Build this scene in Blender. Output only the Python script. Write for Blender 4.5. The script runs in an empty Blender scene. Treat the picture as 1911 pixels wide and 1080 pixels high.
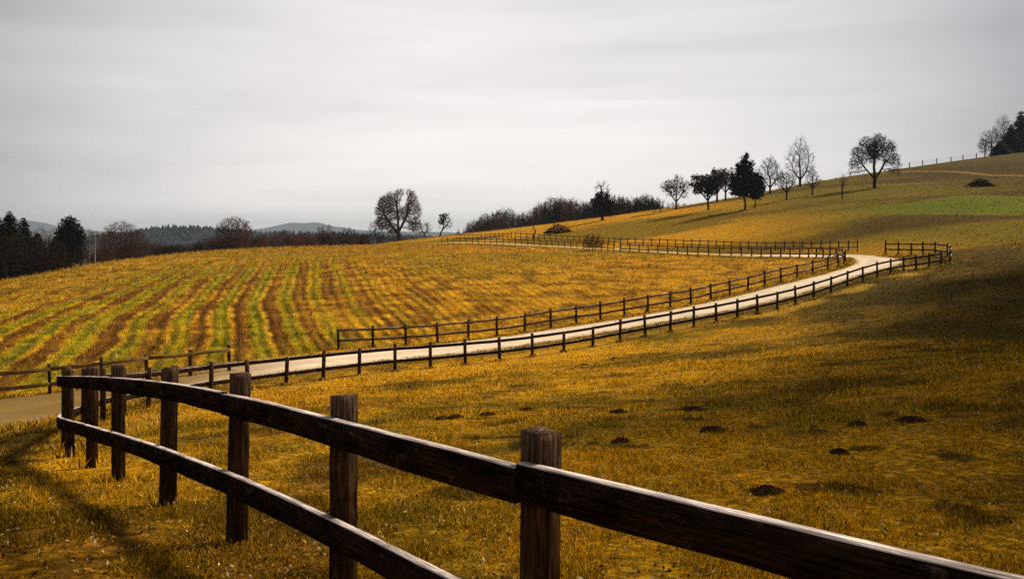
import bpy, math, random
import numpy as np

# ------------------------------------------------------------------ camera, sky, sun, exposure
sc = bpy.context.scene
COL = sc.collection
F, CX, HY, W, H = 1600.0, 955.5, 430.0, 1911.0, 1080.0      # focal length, centre, eye level in photo pixels
cam_d = bpy.data.cameras.new("camera")
cam = bpy.data.objects.new("camera", cam_d)
COL.objects.link(cam)
cam.location = (0, 0, 0)
cam.rotation_euler = (math.radians(90), 0, 0)
cam_d.sensor_width = 36
cam_d.lens = 36 * F / W
cam_d.shift_y = -(H / 2 - HY) / W
cam_d.clip_start = 0.1
cam_d.clip_end = 30000
sc.camera = cam

SUN_AZ, SUN_EL = 58.0, 36.0          # degrees right of the view direction, degrees up
world = bpy.data.worlds.new("World")
sc.world = world
world.use_nodes = True
wt = world.node_tree
wt.nodes.clear()
def wn(t, **k):
    n = wt.nodes.new(t)
    for a, b in k.items():
        setattr(n, a, b)
    return n
out = wn('ShaderNodeOutputWorld'); bg = wn('ShaderNodeBackground'); bg.inputs[1].default_value = 0.1
sky = wn('ShaderNodeTexSky', sky_type='NISHITA', sun_disc=False)
sky.sun_elevation = math.radians(SUN_EL); sky.sun_rotation = math.radians(SUN_AZ)
tc = wn('ShaderNodeTexCoord')
mp = wn('ShaderNodeMapping'); mp.inputs['Scale'].default_value = (1.3, 1.3, 17); mp.inputs['Rotation'].default_value = (0, math.radians(3.5), 0)
nz = wn('ShaderNodeTexNoise'); nz.inputs['Scale'].default_value = 1.6; nz.inputs['Detail'].default_value = 7; nz.inputs['Roughness'].default_value = 0.55; nz.inputs['Distortion'].default_value = 0.35
mp2 = wn('ShaderNodeMapping'); mp2.inputs['Scale'].default_value = (1, 1, 5); mp2.inputs['Rotation'].default_value = (0, math.radians(-4), 0)
nz2 = wn('ShaderNodeTexNoise'); nz2.inputs['Scale'].default_value = 1.4; nz2.inputs['Detail'].default_value = 3
dot = wn('ShaderNodeVectorMath', operation='DOT_PRODUCT'); dot.inputs[1].default_value = (-0.03, 0.993, 0.115)
glow = wn('ShaderNodeValToRGB')
e = glow.color_ramp.elements
e[0].position = 0.0; e[0].color = (2.5, 2.5, 2.65, 1)
e[1].position = 1.0; e[1].color = (8.4, 8.05, 7.85, 1)
for p, c in ((0.79, (2.7, 2.6, 2.75)), (0.85, (4.0, 3.85, 4.0)), (0.92, (6.3, 6.05, 6.05)), (0.97, (7.7, 7.35, 7.2))):
    q = glow.color_ramp.elements.new(p); q.color = (*c, 1)
ad = wn('ShaderNodeMath', operation='ADD')
cr = wn('ShaderNodeMapRange'); cr.inputs[1].default_value = 0.7; cr.inputs[2].default_value = 1.3; cr.inputs[3].default_value = 0.84; cr.inputs[4].default_value = 1.10
mul = wn('ShaderNodeVectorMath', operation='SCALE')
mix = wn('ShaderNodeMixRGB'); mix.inputs[0].default_value = 0.93
L = wt.links.new
L(tc.outputs['Generated'], mp.inputs[0]); L(mp.outputs[0], nz.inputs['Vector'])
L(tc.outputs['Generated'], mp2.inputs[0]); L(mp2.outputs[0], nz2.inputs['Vector'])
L(nz.outputs[0], ad.inputs[0]); L(nz2.outputs[0], ad.inputs[1]); L(ad.outputs[0], cr.inputs[0])
L(tc.outputs['Generated'], dot.inputs[0]); L(dot.outputs['Value'], glow.inputs[0])
L(glow.outputs[0], mul.inputs[0]); L(cr.outputs[0], mul.inputs['Scale'])
L(sky.outputs[0], mix.inputs[1]); L(mul.outputs[0], mix.inputs[2])
L(mix.outputs[0], bg.inputs[0]); L(bg.outputs[0], out.inputs[0])

sun_d = bpy.data.lights.new("sun", 'SUN')
sun_d.energy = 4.6; sun_d.angle = math.radians(9); sun_d.color = (1.0, 0.88, 0.68)
sun = bpy.data.objects.new("sun", sun_d); COL.objects.link(sun)
sun.rotation_euler = (math.radians(90 - SUN_EL), 0, math.radians(180 - SUN_AZ) + math.radians(0))
sun.location = (200, 120, 180)

vs = sc.view_settings
vs.view_transform = 'Standard'; vs.look = 'None'; vs.gamma = 1.0; vs.exposure = 0.18; vs.use_curve_mapping = False
sc.cycles.use_denoising = False
sc.cycles.max_bounces = 5; sc.cycles.diffuse_bounces = 2; sc.cycles.transparent_max_bounces = 4
sc.cycles.volume_bounces = 0; sc.cycles.sample_clamp_indirect = 3.0; sc.cycles.sample_clamp_direct = 3.0

rng = np.random.default_rng(7)

# ------------------------------------------------------------------ helpers
def mesh_obj(name, verts, faces, mat, parent=None, cols=None, smooth=False, mats=None, fmat=None, loc=None, guv=None):
    """verts (n,3); faces (m,k) array of one size, or a list of such arrays"""
    me = bpy.data.meshes.new(name)
    verts = np.asarray(verts, dtype=np.float32)
    fl = faces if isinstance(faces, list) else [faces]
    fl = [np.asarray(f, dtype=np.int32) for f in fl if len(f)]
    me.vertices.add(len(verts)); me.vertices.foreach_set('co', verts.ravel())
    nl = sum(f.size for f in fl); npol = sum(len(f) for f in fl)
    me.loops.add(nl); me.loops.foreach_set('vertex_index', np.concatenate([f.ravel() for f in fl]))
    me.polygons.add(npol)
    tot = np.concatenate([np.full(len(f), f.shape[1], dtype=np.int32) for f in fl])
    st = np.concatenate([[0], np.cumsum(tot)[:-1]]).astype(np.int32)
    me.polygons.foreach_set('loop_start', st)
    me.polygons.foreach_set('loop_total', tot)
    for m in (mats or [mat]):
        me.materials.append(m)
    if fmat is not None:
        me.polygons.foreach_set('material_index', np.asarray(fmat, dtype=np.int32))
    if smooth:
        me.polygons.foreach_set('use_smooth', np.ones(npol, dtype=bool))
    if cols is not None:
        a = me.color_attributes.new('col', 'FLOAT_COLOR', 'POINT')
        c = np.ones((len(verts), 4), dtype=np.float32); c[:, :3] = cols
        a.data.foreach_set('color', c.ravel())
    if guv is not None:
        a = me.attributes.new('grain', 'FLOAT_VECTOR', 'POINT'); a.data.foreach_set('vector', np.asarray(guv, dtype=np.float32).ravel())
    me.update(calc_edges=True)
    o = bpy.data.objects.new(name, me); COL.objects.link(o)
    if parent: o.parent = parent
    if loc is not None: o.location = loc
    return o

def tag(o, label=None, cat=None, group=None, kind=None):
    if label: o['label'] = label
    if cat: o['category'] = cat
    if group: o['group'] = group
    if kind: o['kind'] = kind
    return o

def empty(name, loc, rz=0.0):
    o = bpy.data.objects.new(name, None); COL.objects.link(o)
    o.empty_display_size = 0.3
    o.location = loc; o.rotation_euler = (0, 0, rz)
    return o

def copy_tree(o, parent=None):
    c = o.copy(); COL.objects.link(c); c.parent = parent
    for ch in list(o.children):
        copy_tree(ch, c)
    return c

def material(name, build):
    m = bpy.data.materials.new(name); m.use_nodes = True
    nt = m.node_tree; nt.nodes.clear()
    o = nt.nodes.new('ShaderNodeOutputMaterial')
    sh = build(nt, nt.nodes.new, nt.links.new)
    nt.links.new(sh, o.inputs[0])
    return m

def ramp(nt, stops):
    r = nt.nodes.new('ShaderNodeValToRGB'); el = r.color_ramp.elements
    el[0].position, el[0].color = stops[0][0], (*stops[0][1], 1)
    el[1].position, el[1].color = stops[-1][0], (*stops[-1][1], 1)
    for p, c in stops[1:-1]:
        q = el.new(p); q.color = (*c, 1)
    return r

def noise(nt, scale, detail=5, rough=0.6, vec=None, mapping=None, coord='Object'):
    t = nt.nodes.new('ShaderNodeTexCoord'); src = t.outputs[coord]
    if mapping:
        m = nt.nodes.new('ShaderNodeMapping'); m.inputs['Scale'].default_value = mapping
        nt.links.new(src, m.inputs[0]); src = m.outputs[0]
    n = nt.nodes.new('ShaderNodeTexNoise')
    n.inputs['Scale'].default_value = scale; n.inputs['Detail'].default_value = detail; n.inputs['Roughness'].default_value = rough
    nt.links.new(src, n.inputs['Vector'])
    return n

# value noise in numpy, the same for ground colours and scattered plants
def vnoise(x, y, scale, seed=0, octv=3):
    out_ = 0; amp = 1; tot = 0
    for k in range(octv):
        u, v = x / scale + seed * 17.3 + k * 5.1, y / scale + seed * 9.7 - k * 3.3
        i, j = np.floor(u), np.floor(v); fu, fv = u - i, v - j
        fu = fu * fu * (3 - 2 * fu); fv = fv * fv * (3 - 2 * fv)
        def h(a, b):
            q = np.sin(a * 127.1 + b * 311.7 + seed * 13.7) * 43758.5453
            return q - np.floor(q)
        out_ = out_ + amp * ((h(i, j) * (1 - fu) + h(i + 1, j) * fu) * (1 - fv) + (h(i, j + 1) * (1 - fu) + h(i + 1, j + 1) * fu) * fv)
        tot += amp; amp *= 0.5; scale *= 0.5
    return out_ / tot
def sstep(a, b, x):
    t = np.clip((x - a) / (b - a), 0, 1); return t * t * (3 - 2 * t)

# ------------------------------------------------------------------ terrain
# surveyed points: (photo x, photo y, distance)
SP = [ # along the near fence
 (171, 873, 10.5), (130, 853, 11.9), (123, 838, 13.0), (145, 814, 16.0), (185, 790, 20.0), (225, 775, 23.5), (263, 763, 27.0),
 (322, 750, 29.5), (384, 740, 31.5), (460, 729, 33.5), (530, 718, 35.4), (602, 710, 37.2), (736, 696, 39.5), (868, 685, 42), (995, 667, 46),
 (1108, 647, 49), (1251, 620, 51.5), (1337, 603, 53), (1450, 578, 57), (1550, 546, 61), (1610, 527, 64.5), (1663, 510, 69), (1710, 505, 71), (1770, 494, 74),
 # far side of the road
 (95, 737, 34), (272, 716, 36.5), (426, 694, 39.5), (632, 652, 48.5), (755, 643, 51), (872, 635, 53), (1000, 616, 56), (1120, 598, 59.5), (1328, 558, 66), (1488, 518, 75), (1560, 497, 82), (1583, 489, 84),
 (0, 742, 35), (0, 806, 19), (-150, 760, 33), (-200, 860, 15),
 # far leg of the road
 (1420, 480, 99), (1300, 477, 106), (1150, 470, 114), (1045, 465, 130), (940, 457, 150), (820, 455, 185), (760, 450, 215),
 (1650, 474, 86), (1540, 473, 103), (1420, 470, 112), (1150, 460, 132), (1060, 452, 150), (950, 446, 172), (850, 447, 205),
 # field
 (900, 560, 65), (900, 500, 88), (650, 560, 68), (650, 500, 95), (400, 600, 60), (400, 540, 82), (400, 500, 108), (150, 640, 50), (150, 560, 72), (150, 510, 105),
 (0, 640, 46), (0, 570, 68), (-200, 620, 50), (-200, 560, 80), (1300, 520, 76),
 # crest line
 (0, 527, 104), (100, 505, 118), (170, 490, 130), (300, 478, 145), (450, 467, 155), (620, 457, 190), (750, 446, 255), (850, 437, 235), (960, 425, 225), (1080, 410, 218),
 (1180, 398, 215), (1280, 385, 215), (1400, 364, 220), (1500, 342, 225), (1560, 332, 230), (1690, 312, 240), (1830, 292, 250), (1911, 284, 255), (2150, 262, 260),
 # hillside
 (1125, 410, 192), (1257, 391, 188), (1320, 392, 172), (1400, 391, 160), (1516, 363, 178), (1632, 351, 172), (1828, 348, 165), (1911, 330, 195), (2100, 330, 190),
 (1911, 402, 112), (1911, 362, 145), (1700, 402, 115), (1700, 371, 145), (1500, 420, 122), (1500, 450, 112), (1300, 430, 135), (1150, 440, 150), (1750, 440, 92), (1911, 455, 80), (2150, 440, 80), (2150, 540, 45),
 (1043, 436, 165), (985, 442, 165)]
P = [((x - CX) / F * d, d, -(y - HY) / F * d) for x, y, d in SP]
P += [(0.10, 3.43, -2.04), (-0.96, 4.9, -2.18), (-2.0, 6.3, -2.30), (-3.1, 7.7, -2.48), (-4.22, 9.2, -2.69),
      (0, 0, -1.74), (1.46, 1.94, -1.965), (2.75, 0.62, -1.88), (0, -12, -0.9), (14, -8, -0.3), (-14, -6, -2.2), (40, 0, 0.6), (-45, 5, -6.5), (0, -60, 2), (90, -20, 6), (-90, 0, -8),
      (-4.5, 6.5, -2.25), (-8, 12, -3.3), (-5, 2, -1.95), (4, 10, -2.62), (0, 20, -3.95), (0, 33, -5.55), (10, 16.5, -2.75), (20, 33, -3.9), (28, 50, -3.4), (12, 34, -4.75), (-5, 22, -4.3), (8, 25, -3.85),
      (75, 60, 3.5), (120, 100, 9)]
for x, y, d in SP:                       # behind the crest the ground falls away
    if (x, y, d) in [(0, 527, 104), (170, 490, 130), (300, 478, 145), (450, 467, 155), (620, 457, 190), (750, 446, 255), (960, 425, 225), (1180, 398, 215), (1400, 364, 220), (1560, 332, 230), (1690, 312, 240), (1911, 284, 255)]:
        z = -(y - HY) / F * d
        for k, dz in ((1.25, 0.022), (1.7, 0.09)):
            P.append(((x - CX) / F * d * k, d * k, z * k - dz * d * (1.0 if z > 0 else 0.6)))
P = np.array(P)
def tps_k(d2): return 0.5 * d2 * np.log(d2 + 1e-9)
def fit_tps(P, lam):
    n = len(P); d2 = (P[:, None, 0] - P[None, :, 0]) ** 2 + (P[:, None, 1] - P[None, :, 1]) ** 2
    A = np.zeros((n + 3, n + 3)); A[:n, :n] = tps_k(d2) + np.diag(lam * (3 + np.hypot(P[:, 0], P[:, 1])) ** 1.6)
    Q = np.c_[np.ones(n), P[:, :2]]; A[:n, n:] = Q; A[n:, :n] = Q.T
    return np.linalg.solve(A, np.r_[P[:, 2], 0, 0, 0])
TW = fit_tps(P, 0.06)
def ground_z(x, y):
    x = np.atleast_1d(np.asarray(x, float)); y = np.atleast_1d(np.asarray(y, float))
    sh = x.shape; x = x.ravel(); y = y.ravel(); r = np.hypot(x, y); s = np.minimum(1, 430 / (r + 1e-9))
    xc, yc = x * s, y * s
    z = TW[-3] + TW[-2] * xc + TW[-1] * yc
    for i0 in range(0, len(x), 200000):
        sl = slice(i0, i0 + 200000)
        acc = np.zeros(len(xc[sl]))
        for k in range(len(P)):
            acc += TW[k] * tps_k((xc[sl] - P[k, 0]) ** 2 + (yc[sl] - P[k, 1]) ** 2)
        z[sl] += acc
    b = sstep(300, 520, r)
    z = z * (1 - b) + (-26) * b
    z += 0.03 * (vnoise(x, y, 1.3, 3) - 0.5) * sstep(2, 8, r) + 0.25 * (vnoise(x, y, 14, 5) - 0.5) * sstep(25, 60, r)
    return z.reshape(sh)
def gz(x, y): return float(ground_z([x], [y])[0])
def unproject(pts, dmin=3.0, dmax=330):
    """where the sight line through a photo point first meets the ground"""
    pts = np.asarray(pts, float)
    ds = np.geomspace(dmin, dmax, 500)
    X = (pts[:, 0:1] - CX) / F * ds; Y = np.broadcast_to(ds, X.shape); Z = -(pts[:, 1:2] - HY) / F * ds
    G = ground_z(X, Y); below = Z < G
    idx = np.argmax(below, axis=1); miss = ~below.any(axis=1)
    gap = Z - G; best = np.argmin(gap[:, :430], axis=1)
    res = []
    for i in range(len(pts)):
        if miss[i] or idx[i] == 0:
            d = ds[best[i]]
        else:
            a, b = idx[i] - 1, idx[i]; t = gap[i, a] / (gap[i, a] - gap[i, b]); d = ds[a] + t * (ds[b] - ds[a])
        res.append(((pts[i, 0] - CX) / F * d, d))
    return np.array(res)

# road edges, read along the photograph and laid on the ground
near_px = [(-120, 832), (-60, 819), (0, 806), (60, 793), (120, 779), (200, 760), (263, 745), (330, 733), (400, 718), (460, 708), (530, 699), (602, 689), (665, 681), (736, 674), (802, 668), (868, 662), (930, 654), (995, 644),
 (1051, 635), (1108, 626), (1156, 618), (1204, 609), (1251, 601), (1295, 594), (1337, 586), (1376, 579), (1414, 571), (1450, 563), (1486, 554), (1518, 545), (1550, 535), (1580, 525), (1610, 514), (1637, 507), (1663, 500), (1687, 494)]
far_px = [(-120, 762), (-60, 751), (0, 743), (60, 738), (120, 732), (200, 722), (263, 713), (330, 701), (400, 688), (460, 679), (530, 669), (602, 662), (665, 655), (736, 650), (802, 645), (868, 639), (930, 630), (995, 620),
 (1051, 612), (1108, 604), (1156, 597), (1204, 589), (1251, 580), (1295, 571), (1337, 562), (1376, 553), (1414, 544), (1450, 535), (1486, 526), (1518, 518), (1550, 509), (1580, 501), (1592, 496), (1597, 492), (1597, 488), (1590, 484)]
out_px = [(1687, 494), (1694, 489), (1692, 485), (1670, 481.5), (1640, 479), (1610, 477.5), (1575, 476.5), (1540, 476), (1480, 475.5), (1420, 475), (1360, 473), (1300, 471), (1225, 468), (1150, 465), (1100, 462.5), (1050, 460), (1000, 457), (940, 454), (860, 452), (800, 451.5), (740, 447.5)]
inn_px = [(1590, 484), (1588, 483.5), (1585, 483), (1580, 482.7), (1572, 482.3), (1562, 482), (1552, 481.7), (1540, 481.5), (1480, 481), (1420, 480.5), (1360, 478.5), (1300, 476.5), (1225, 473), (1150, 470), (1100, 467), (1050, 464), (1000, 461), (940, 457.5), (860, 456), (800, 455), (740, 450)]
def smooth_line(p, it=2):
    p = p.copy()
    for _ in range(it):
        p[1:-1] = 0.25 * p[:-2] + 0.5 * p[1:-1] + 0.25 * p[2:]
    return p
nearW, farW, outW, innW = [smooth_line(unproject(q)) for q in (near_px, far_px, out_px, inn_px)]
def extend(line, step, n):          # the lane runs on past the left edge of the view
    d = np.array([-0.93, -0.37]); return np.vstack([[line[0] + d * step * k for k in range(n, 0, -1)], line])
EXT = 8; nearW = extend(nearW, 9.0, EXT); farW = extend(farW, 9.0, EXT)
outW[0] = nearW[-1]; innW[0] = farW[-1]
EDGE_A = np.vstack([nearW, outW[1:]]); EDGE_B = np.vstack([farW, innW[1:]])
ROAD_POLY = np.vstack([EDGE_A, EDGE_B[::-1]])
def in_poly(x, y, poly):
    inside = np.zeros(x.shape, bool); n = len(poly)
    for i in range(n):
        x1, y1 = poly[i]; x2, y2 = poly[(i + 1) % n]
        if y1 == y2: continue
        c = ((y1 > y) != (y2 > y)) & (x < (x2 - x1) * (y - y1) / (y2 - y1) + x1)
        inside ^= c
    return inside
def line_dist(x, y, line):
    d = np.full(x.shape, 1e9)
    for i in range(len(line) - 1):
        ax, ay = line[i]; bx, by = line[i + 1]; vx, vy = bx - ax, by - ay; l2 = vx * vx + vy * vy + 1e-9
        t = np.clip(((x - ax) * vx + (y - ay) * vy) / l2, 0, 1)
        d = np.minimum(d, (x - ax - t * vx) ** 2 + (y - ay - t * vy) ** 2)
    return np.sqrt(d)
CROP = unproject([(1612, 392), (1680, 381), (1740, 371), (1800, 364), (1850, 364), (1911, 367), (2050, 372), (2050, 408), (1911, 402), (1800, 401), (1700, 401), (1640, 400)])
PATH = unproject([(1650, 322), (1700, 320), (1760, 320), (1800, 322), (1850, 327), (1911, 328), (1990, 330)])
TRACK = unproject([(1640, 346), (1700, 344), (1745, 343)])
HILL_LINE = np.array([(outW[i][0], outW[i][1]) for i in range(3, len(outW))])
def lerp3(a, b, t): return a + (b - a) * t[..., None]

def ground_col(x, y):
    """colour of turf, stubble and crop at a place (own colours, with shade painted in at right and near left)"""
    x = np.asarray(x, float); y = np.asarray(y, float)
    r = np.hypot(x, y)
    gold = np.array([0.64, 0.32, 0.004]); olive = np.array([0.185, 0.118, 0.003]); brown = np.array([0.13, 0.058, 0.007]); green = np.array([0.115, 0.135, 0.006])
    n1 = vnoise(x, y * 0.7, 5, 1, 4); n2 = vnoise(x, y, 1.1, 2, 3); n3 = vnoise(x + 0.6 * y, y * 0.35, 26, 4, 3)
    c = lerp3(olive, gold, sstep(0.38, 0.60, 0.42 * n1 + 0.28 * n2 + 0.30 * n3))
    c = lerp3(c, brown, 0.75 * sstep(0.55, 0.72, vnoise(x, y, 2.2, 6, 3)))
    c = lerp3(c, np.array([0.045, 0.022, 0.004]), 0.8 * sstep(0.70, 0.80, vnoise(x, y, 0.7, 36, 2)) * sstep(0.45, 0.6, n3))
    # shade painted in: turf colour darkens towards the right of the meadow
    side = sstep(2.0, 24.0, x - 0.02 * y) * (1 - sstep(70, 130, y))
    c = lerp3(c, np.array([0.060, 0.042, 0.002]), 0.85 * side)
    # field with sown strips
    fld = in_poly(x, y, FIELD)
    u = x + 0.335 * y - 0.0011 * np.clip(y - 45, 0, 200) ** 2 + 1.5 * (vnoise(x, y * 0.6, 8, 8) - 0.5)
    fur = np.sin(u * 2 * np.pi / 0.8 + 2.0 * vnoise(x, y, 3, 27)); ph = np.sin(u * 2 * np.pi / 2.55 + 3.2) + 1.1 * (vnoise(x, y * 0.5, 2.0, 18, 3) - 0.5)
    n9 = vnoise(x, y, 1.3, 9, 4); n7 = vnoise(x, y * 0.4, 7, 19, 3)
    strength = (sstep(17, 0, u) * (0.5 + 0.5 * sstep(-32, -14, u)) * (0.45 + 0.75 * sstep(0.3, 0.6, vnoise(x, y * 0.5, 6, 25, 2)))).clip(0, 1) * 0.85 + 0.15
    straw = lerp3(np.array([0.52, 0.265, 0.008]), np.array([0.20, 0.085, 0.006]), sstep(0.36, 0.66, n9))
    cf = lerp3(straw, lerp3(np.array([0.115, 0.118, 0.002]), np.array([0.31, 0.25, 0.003]), sstep(0.25, 0.75, n2)), strength * sstep(-0.1, 0.4, ph + 0.9 * (n2 - 0.5)) * sstep(170, 95, y))
    cf = lerp3(cf, np.array([0.12, 0.042, 0.006]), 0.9 * strength * sstep(0.15, 0.7, -ph + 1.1 * (n9 - 0.5)) * sstep(150, 80, y))
    cf = lerp3(cf, np.array([0.50, 0.34, 0.006]), 0.7 * strength * sstep(0.25, 0.0, np.abs(ph - 0.15)) * sstep(0.4, 0.6, n7))
    big = vnoise(x, y * 0.6, 16, 11, 3)
    cf = lerp3(cf, np.array([0.20, 0.15, 0.008]), 0.5 * sstep(0.52, 0.72, big))
    fk = (0.30 * sstep(30, 5, np.abs(u - 5)) + 0.14) * sstep(150, 80, y)
    cf = cf * (1.22 + fk * np.sign(fur) * np.abs(fur) ** 0.6 * (0.3 + 1.4 * vnoise(x, y * 0.6, 2.6, 28, 2)))[..., None]
    far = sstep(100, 165, y) * sstep(25, -30, x)
    cf = lerp3(cf, np.array([0.33, 0.15, 0.010]), 0.7 * far)
    c = np.where(fld[..., None], cf, c)
    # hillside beyond the far leg
    hill = in_poly(x, y, HILLP)
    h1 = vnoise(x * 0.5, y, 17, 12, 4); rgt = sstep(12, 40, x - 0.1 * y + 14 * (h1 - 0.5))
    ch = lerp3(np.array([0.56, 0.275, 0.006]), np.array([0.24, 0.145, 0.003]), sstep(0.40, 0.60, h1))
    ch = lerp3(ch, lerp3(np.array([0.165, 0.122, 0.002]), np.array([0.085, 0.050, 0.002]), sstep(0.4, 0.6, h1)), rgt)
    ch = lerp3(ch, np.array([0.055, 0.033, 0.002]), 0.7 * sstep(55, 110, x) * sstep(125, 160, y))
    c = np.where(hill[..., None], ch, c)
    crop = in_poly(x, y, CROP)
    c = np.where(crop[..., None], lerp3(np.array([0.09, 0.115, 0.002]), np.array([0.17, 0.17, 0.002]), vnoise(x * 0.4, y, 5, 14, 4)), c)
    pd = line_dist(x, y, PATH)
    c = lerp3(c, np.array([0.42, 0.26, 0.06]), 0.6 * sstep(2.2, 0.6, pd) * (vnoise(x, y, 12, 15) * 0.7 + 0.4).clip(0, 1))
    td = line_dist(x, y, TRACK)
    c = lerp3(c, np.array([0.35, 0.22, 0.04]), 0.5 * sstep(2.0, 0.6, td))
    # pale dry edge of grass outside the roadside fence, worn verge along the gravel
    ed = line_dist(x, y, EDGE_A[:34 + EXT])
    c = lerp3(c, np.array([0.11, 0.07, 0.012]), 0.65 * sstep(2.6, 1.2, ed) * (~fld))
    c = lerp3(c, np.array([0.52, 0.30, 0.03]), 0.8 * sstep(1.7, 0.4, np.abs(ed - 3.6 - 2.4 * (n1 - .5))) * (~fld) * sstep(0.3, 0.55, vnoise(x, y, 3, 16)))
    c = lerp3(c, np.array([0.68, 0.33, 0.006]), (0.7 * sstep(3.0, 4.5, ed) * sstep(11, 6, ed) * sstep(22, 8, x) * (~fld) * (~in_poly(x, y, HILLP)) * sstep(14, 22, y) * sstep(0.3, 0.6, n1 * 0.5 + n3 * 0.5 )))
    # cast shadow painted as a dark band on the near bank at the left
    dd = line_dist(x, y, BANK_SHADOW)
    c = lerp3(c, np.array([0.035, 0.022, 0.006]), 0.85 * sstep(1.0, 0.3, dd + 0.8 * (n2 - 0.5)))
    c = lerp3(c, np.array([0.06, 0.038, 0.008]), 0.6 * sstep(-2.0, -6.0, x - 0.0 * y) * sstep(11, 7, y))  # near left corner darkened too, shade put into the turf colour
    return c
FIELD = np.vstack([farW + np.array([-0.3, 1.2]), innW[1:] + np.array([0, -1.5]), [[-60, 330], [-200, 330], [-250, 30], [-60, 30]]])
HILLP = np.vstack([HILL_LINE + np.array([0, 1.0]), [[-90, 420], [500, 420], [500, 75], [80, 75]]])
BANK_SHADOW = unproject([(-60, 905), (0, 852), (30, 830), (70, 812), (110, 803)])

def mat_ground_():
    def b(nt, N, Lk):
        at = N('ShaderNodeVertexColor'); at.layer_name = 'col'
        n1 = noise(nt, 9, 6, 0.75); n2 = noise(nt, 1.7, 5, 0.7)
        r1 = ramp(nt, [(0.34, (0.18, 0.15, 0.12)), (0.5, (0.85, 0.85, 0.85)), (0.66, (2.3, 2.15, 2.0))])
        r2 = ramp(nt, [(0.3, (0.7, 0.72, 0.7)), (0.7, (1.3, 1.25, 1.2))])
        m1 = N('ShaderNodeMixRGB'); m1.blend_type = 'MULTIPLY'; m1.inputs[0].default_value = 1
        m2 = N('ShaderNodeMixRGB'); m2.blend_type = 'MULTIPLY'; m2.inputs[0].default_value = 1
        Lk(n1.outputs[0], r1.inputs[0]); Lk(n2.outputs[0], r2.inputs[0])
        Lk(at.outputs[0], m1.inputs[1]); Lk(r1.outputs[0], m1.inputs[2]); Lk(m1.outputs[0], m2.inputs[1]); Lk(r2.outputs[0], m2.inputs[2])
        p = N('ShaderNodeBsdfPrincipled'); p.inputs['Roughness'].default_value = 1; p.inputs['Specular IOR Level'].default_value = 0.05
        bp = N('ShaderNodeBump'); bp.inputs['Strength'].default_value = 0.9; bp.inputs['Distance'].default_value = 0.12
        Lk(n1.outputs[0], bp.inputs['Height']); Lk(bp.outputs[0], p.inputs['Normal'])
        Lk(m2.outputs[0], p.inputs['Base Color'])
        return p.outputs[0]
    return material('turf', b)
M = {}
M['turf'] = mat_ground_()
def blade_mat():
    def b(nt, N, Lk):
        at = N('ShaderNodeVertexColor'); at.layer_name = 'col'
        d = N('ShaderNodeBsdfDiffuse'); t = N('ShaderNodeBsdfTranslucent'); mx = N('ShaderNodeMixShader'); mx.inputs[0].default_value = 0.35
        Lk(at.outputs[0], d.inputs[0]); Lk(at.outputs[0], t.inputs[0]); Lk(d.outputs[0], mx.inputs[1]); Lk(t.outputs[0], mx.inputs[2])
        return mx.outputs[0]
    return material('grass_blade', b)
M['blade'] = blade_mat()
def simple_noise_mat(name, c1, c2, scale=3, rough=0.9, spec=0.1, bump=0.0, mapping=None, dist=0.02):
    def b(nt, N, Lk):
        n1 = noise(nt, scale, 6, 0.65, mapping=mapping)
        r1 = ramp(nt, [(0.32, c1), (0.68, c2)])
        Lk(n1.outputs[0], r1.inputs[0])
        p = N('ShaderNodeBsdfPrincipled'); p.inputs['Roughness'].default_value = rough; p.inputs['Specular IOR Level'].default_value = spec
        Lk(r1.outputs[0], p.inputs['Base Color'])
        if bump:
            bp = N('ShaderNodeBump'); bp.inputs['Strength'].default_value = bump; bp.inputs['Distance'].default_value = dist
            Lk(n1.outputs[0], bp.inputs['Height']); Lk(bp.outputs[0], p.inputs['Normal'])
        return p.outputs[0]
    return material(name, b)
M['road'] = None
def road_mat():
    def b(nt, N, Lk):
        at = N('ShaderNodeVertexColor'); at.layer_name = 'col'
        n1 = noise(nt, 14, 7, 0.7); n2 = noise(nt, 0.8, 4, 0.6)
        r1 = ramp(nt, [(0.3, (0.72, 0.68, 0.62)), (0.7, (1.15, 1.15, 1.15))]); r2 = ramp(nt, [(0.3, (0.86, 0.84, 0.8)), (0.7, (1.08, 1.08, 1.08))])
        m1 = N('ShaderNodeMixRGB'); m1.blend_type = 'MULTIPLY'; m1.inputs[0].default_value = 1
        m2 = N('ShaderNodeMixRGB'); m2.blend_type = 'MULTIPLY'; m2.inputs[0].default_value = 1
        Lk(n1.outputs[0], r1.inputs[0]); Lk(n2.outputs[0], r2.inputs[0])
        Lk(at.outputs[0], m1.inputs[1]); Lk(r1.outputs[0], m1.inputs[2]); Lk(m1.outputs[0], m2.inputs[1]); Lk(r2.outputs[0], m2.inputs[2])
        p = N('ShaderNodeBsdfPrincipled'); p.inputs['Roughness'].default_value = 0.95; p.inputs['Specular IOR Level'].default_value = 0.1
        bp = N('ShaderNodeBump'); bp.inputs['Strength'].default_value = 0.5; bp.inputs['Distance'].default_value = 0.02
        Lk(n1.outputs[0], bp.inputs['Height']); Lk(bp.outputs[0], p.inputs['Normal'])
        Lk(m2.outputs[0], p.inputs['Base Color'])
        return p.outputs[0]
    return material('gravel', b)
M['road'] = road_mat()
M['bark'] = simple_noise_mat('bark', (0.018, 0.010, 0.007), (0.055, 0.030, 0.019), 2.5, 0.95, 0.05)
M['twig'] = simple_noise_mat('twigs', (0.050, 0.022, 0.015), (0.115, 0.052, 0.036), 0.7, 0.95, 0.05)
M['twig_red'] = simple_noise_mat('reddish_twigs', (0.075, 0.028, 0.018), (0.15, 0.065, 0.04), 0.7, 0.95, 0.05)
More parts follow.
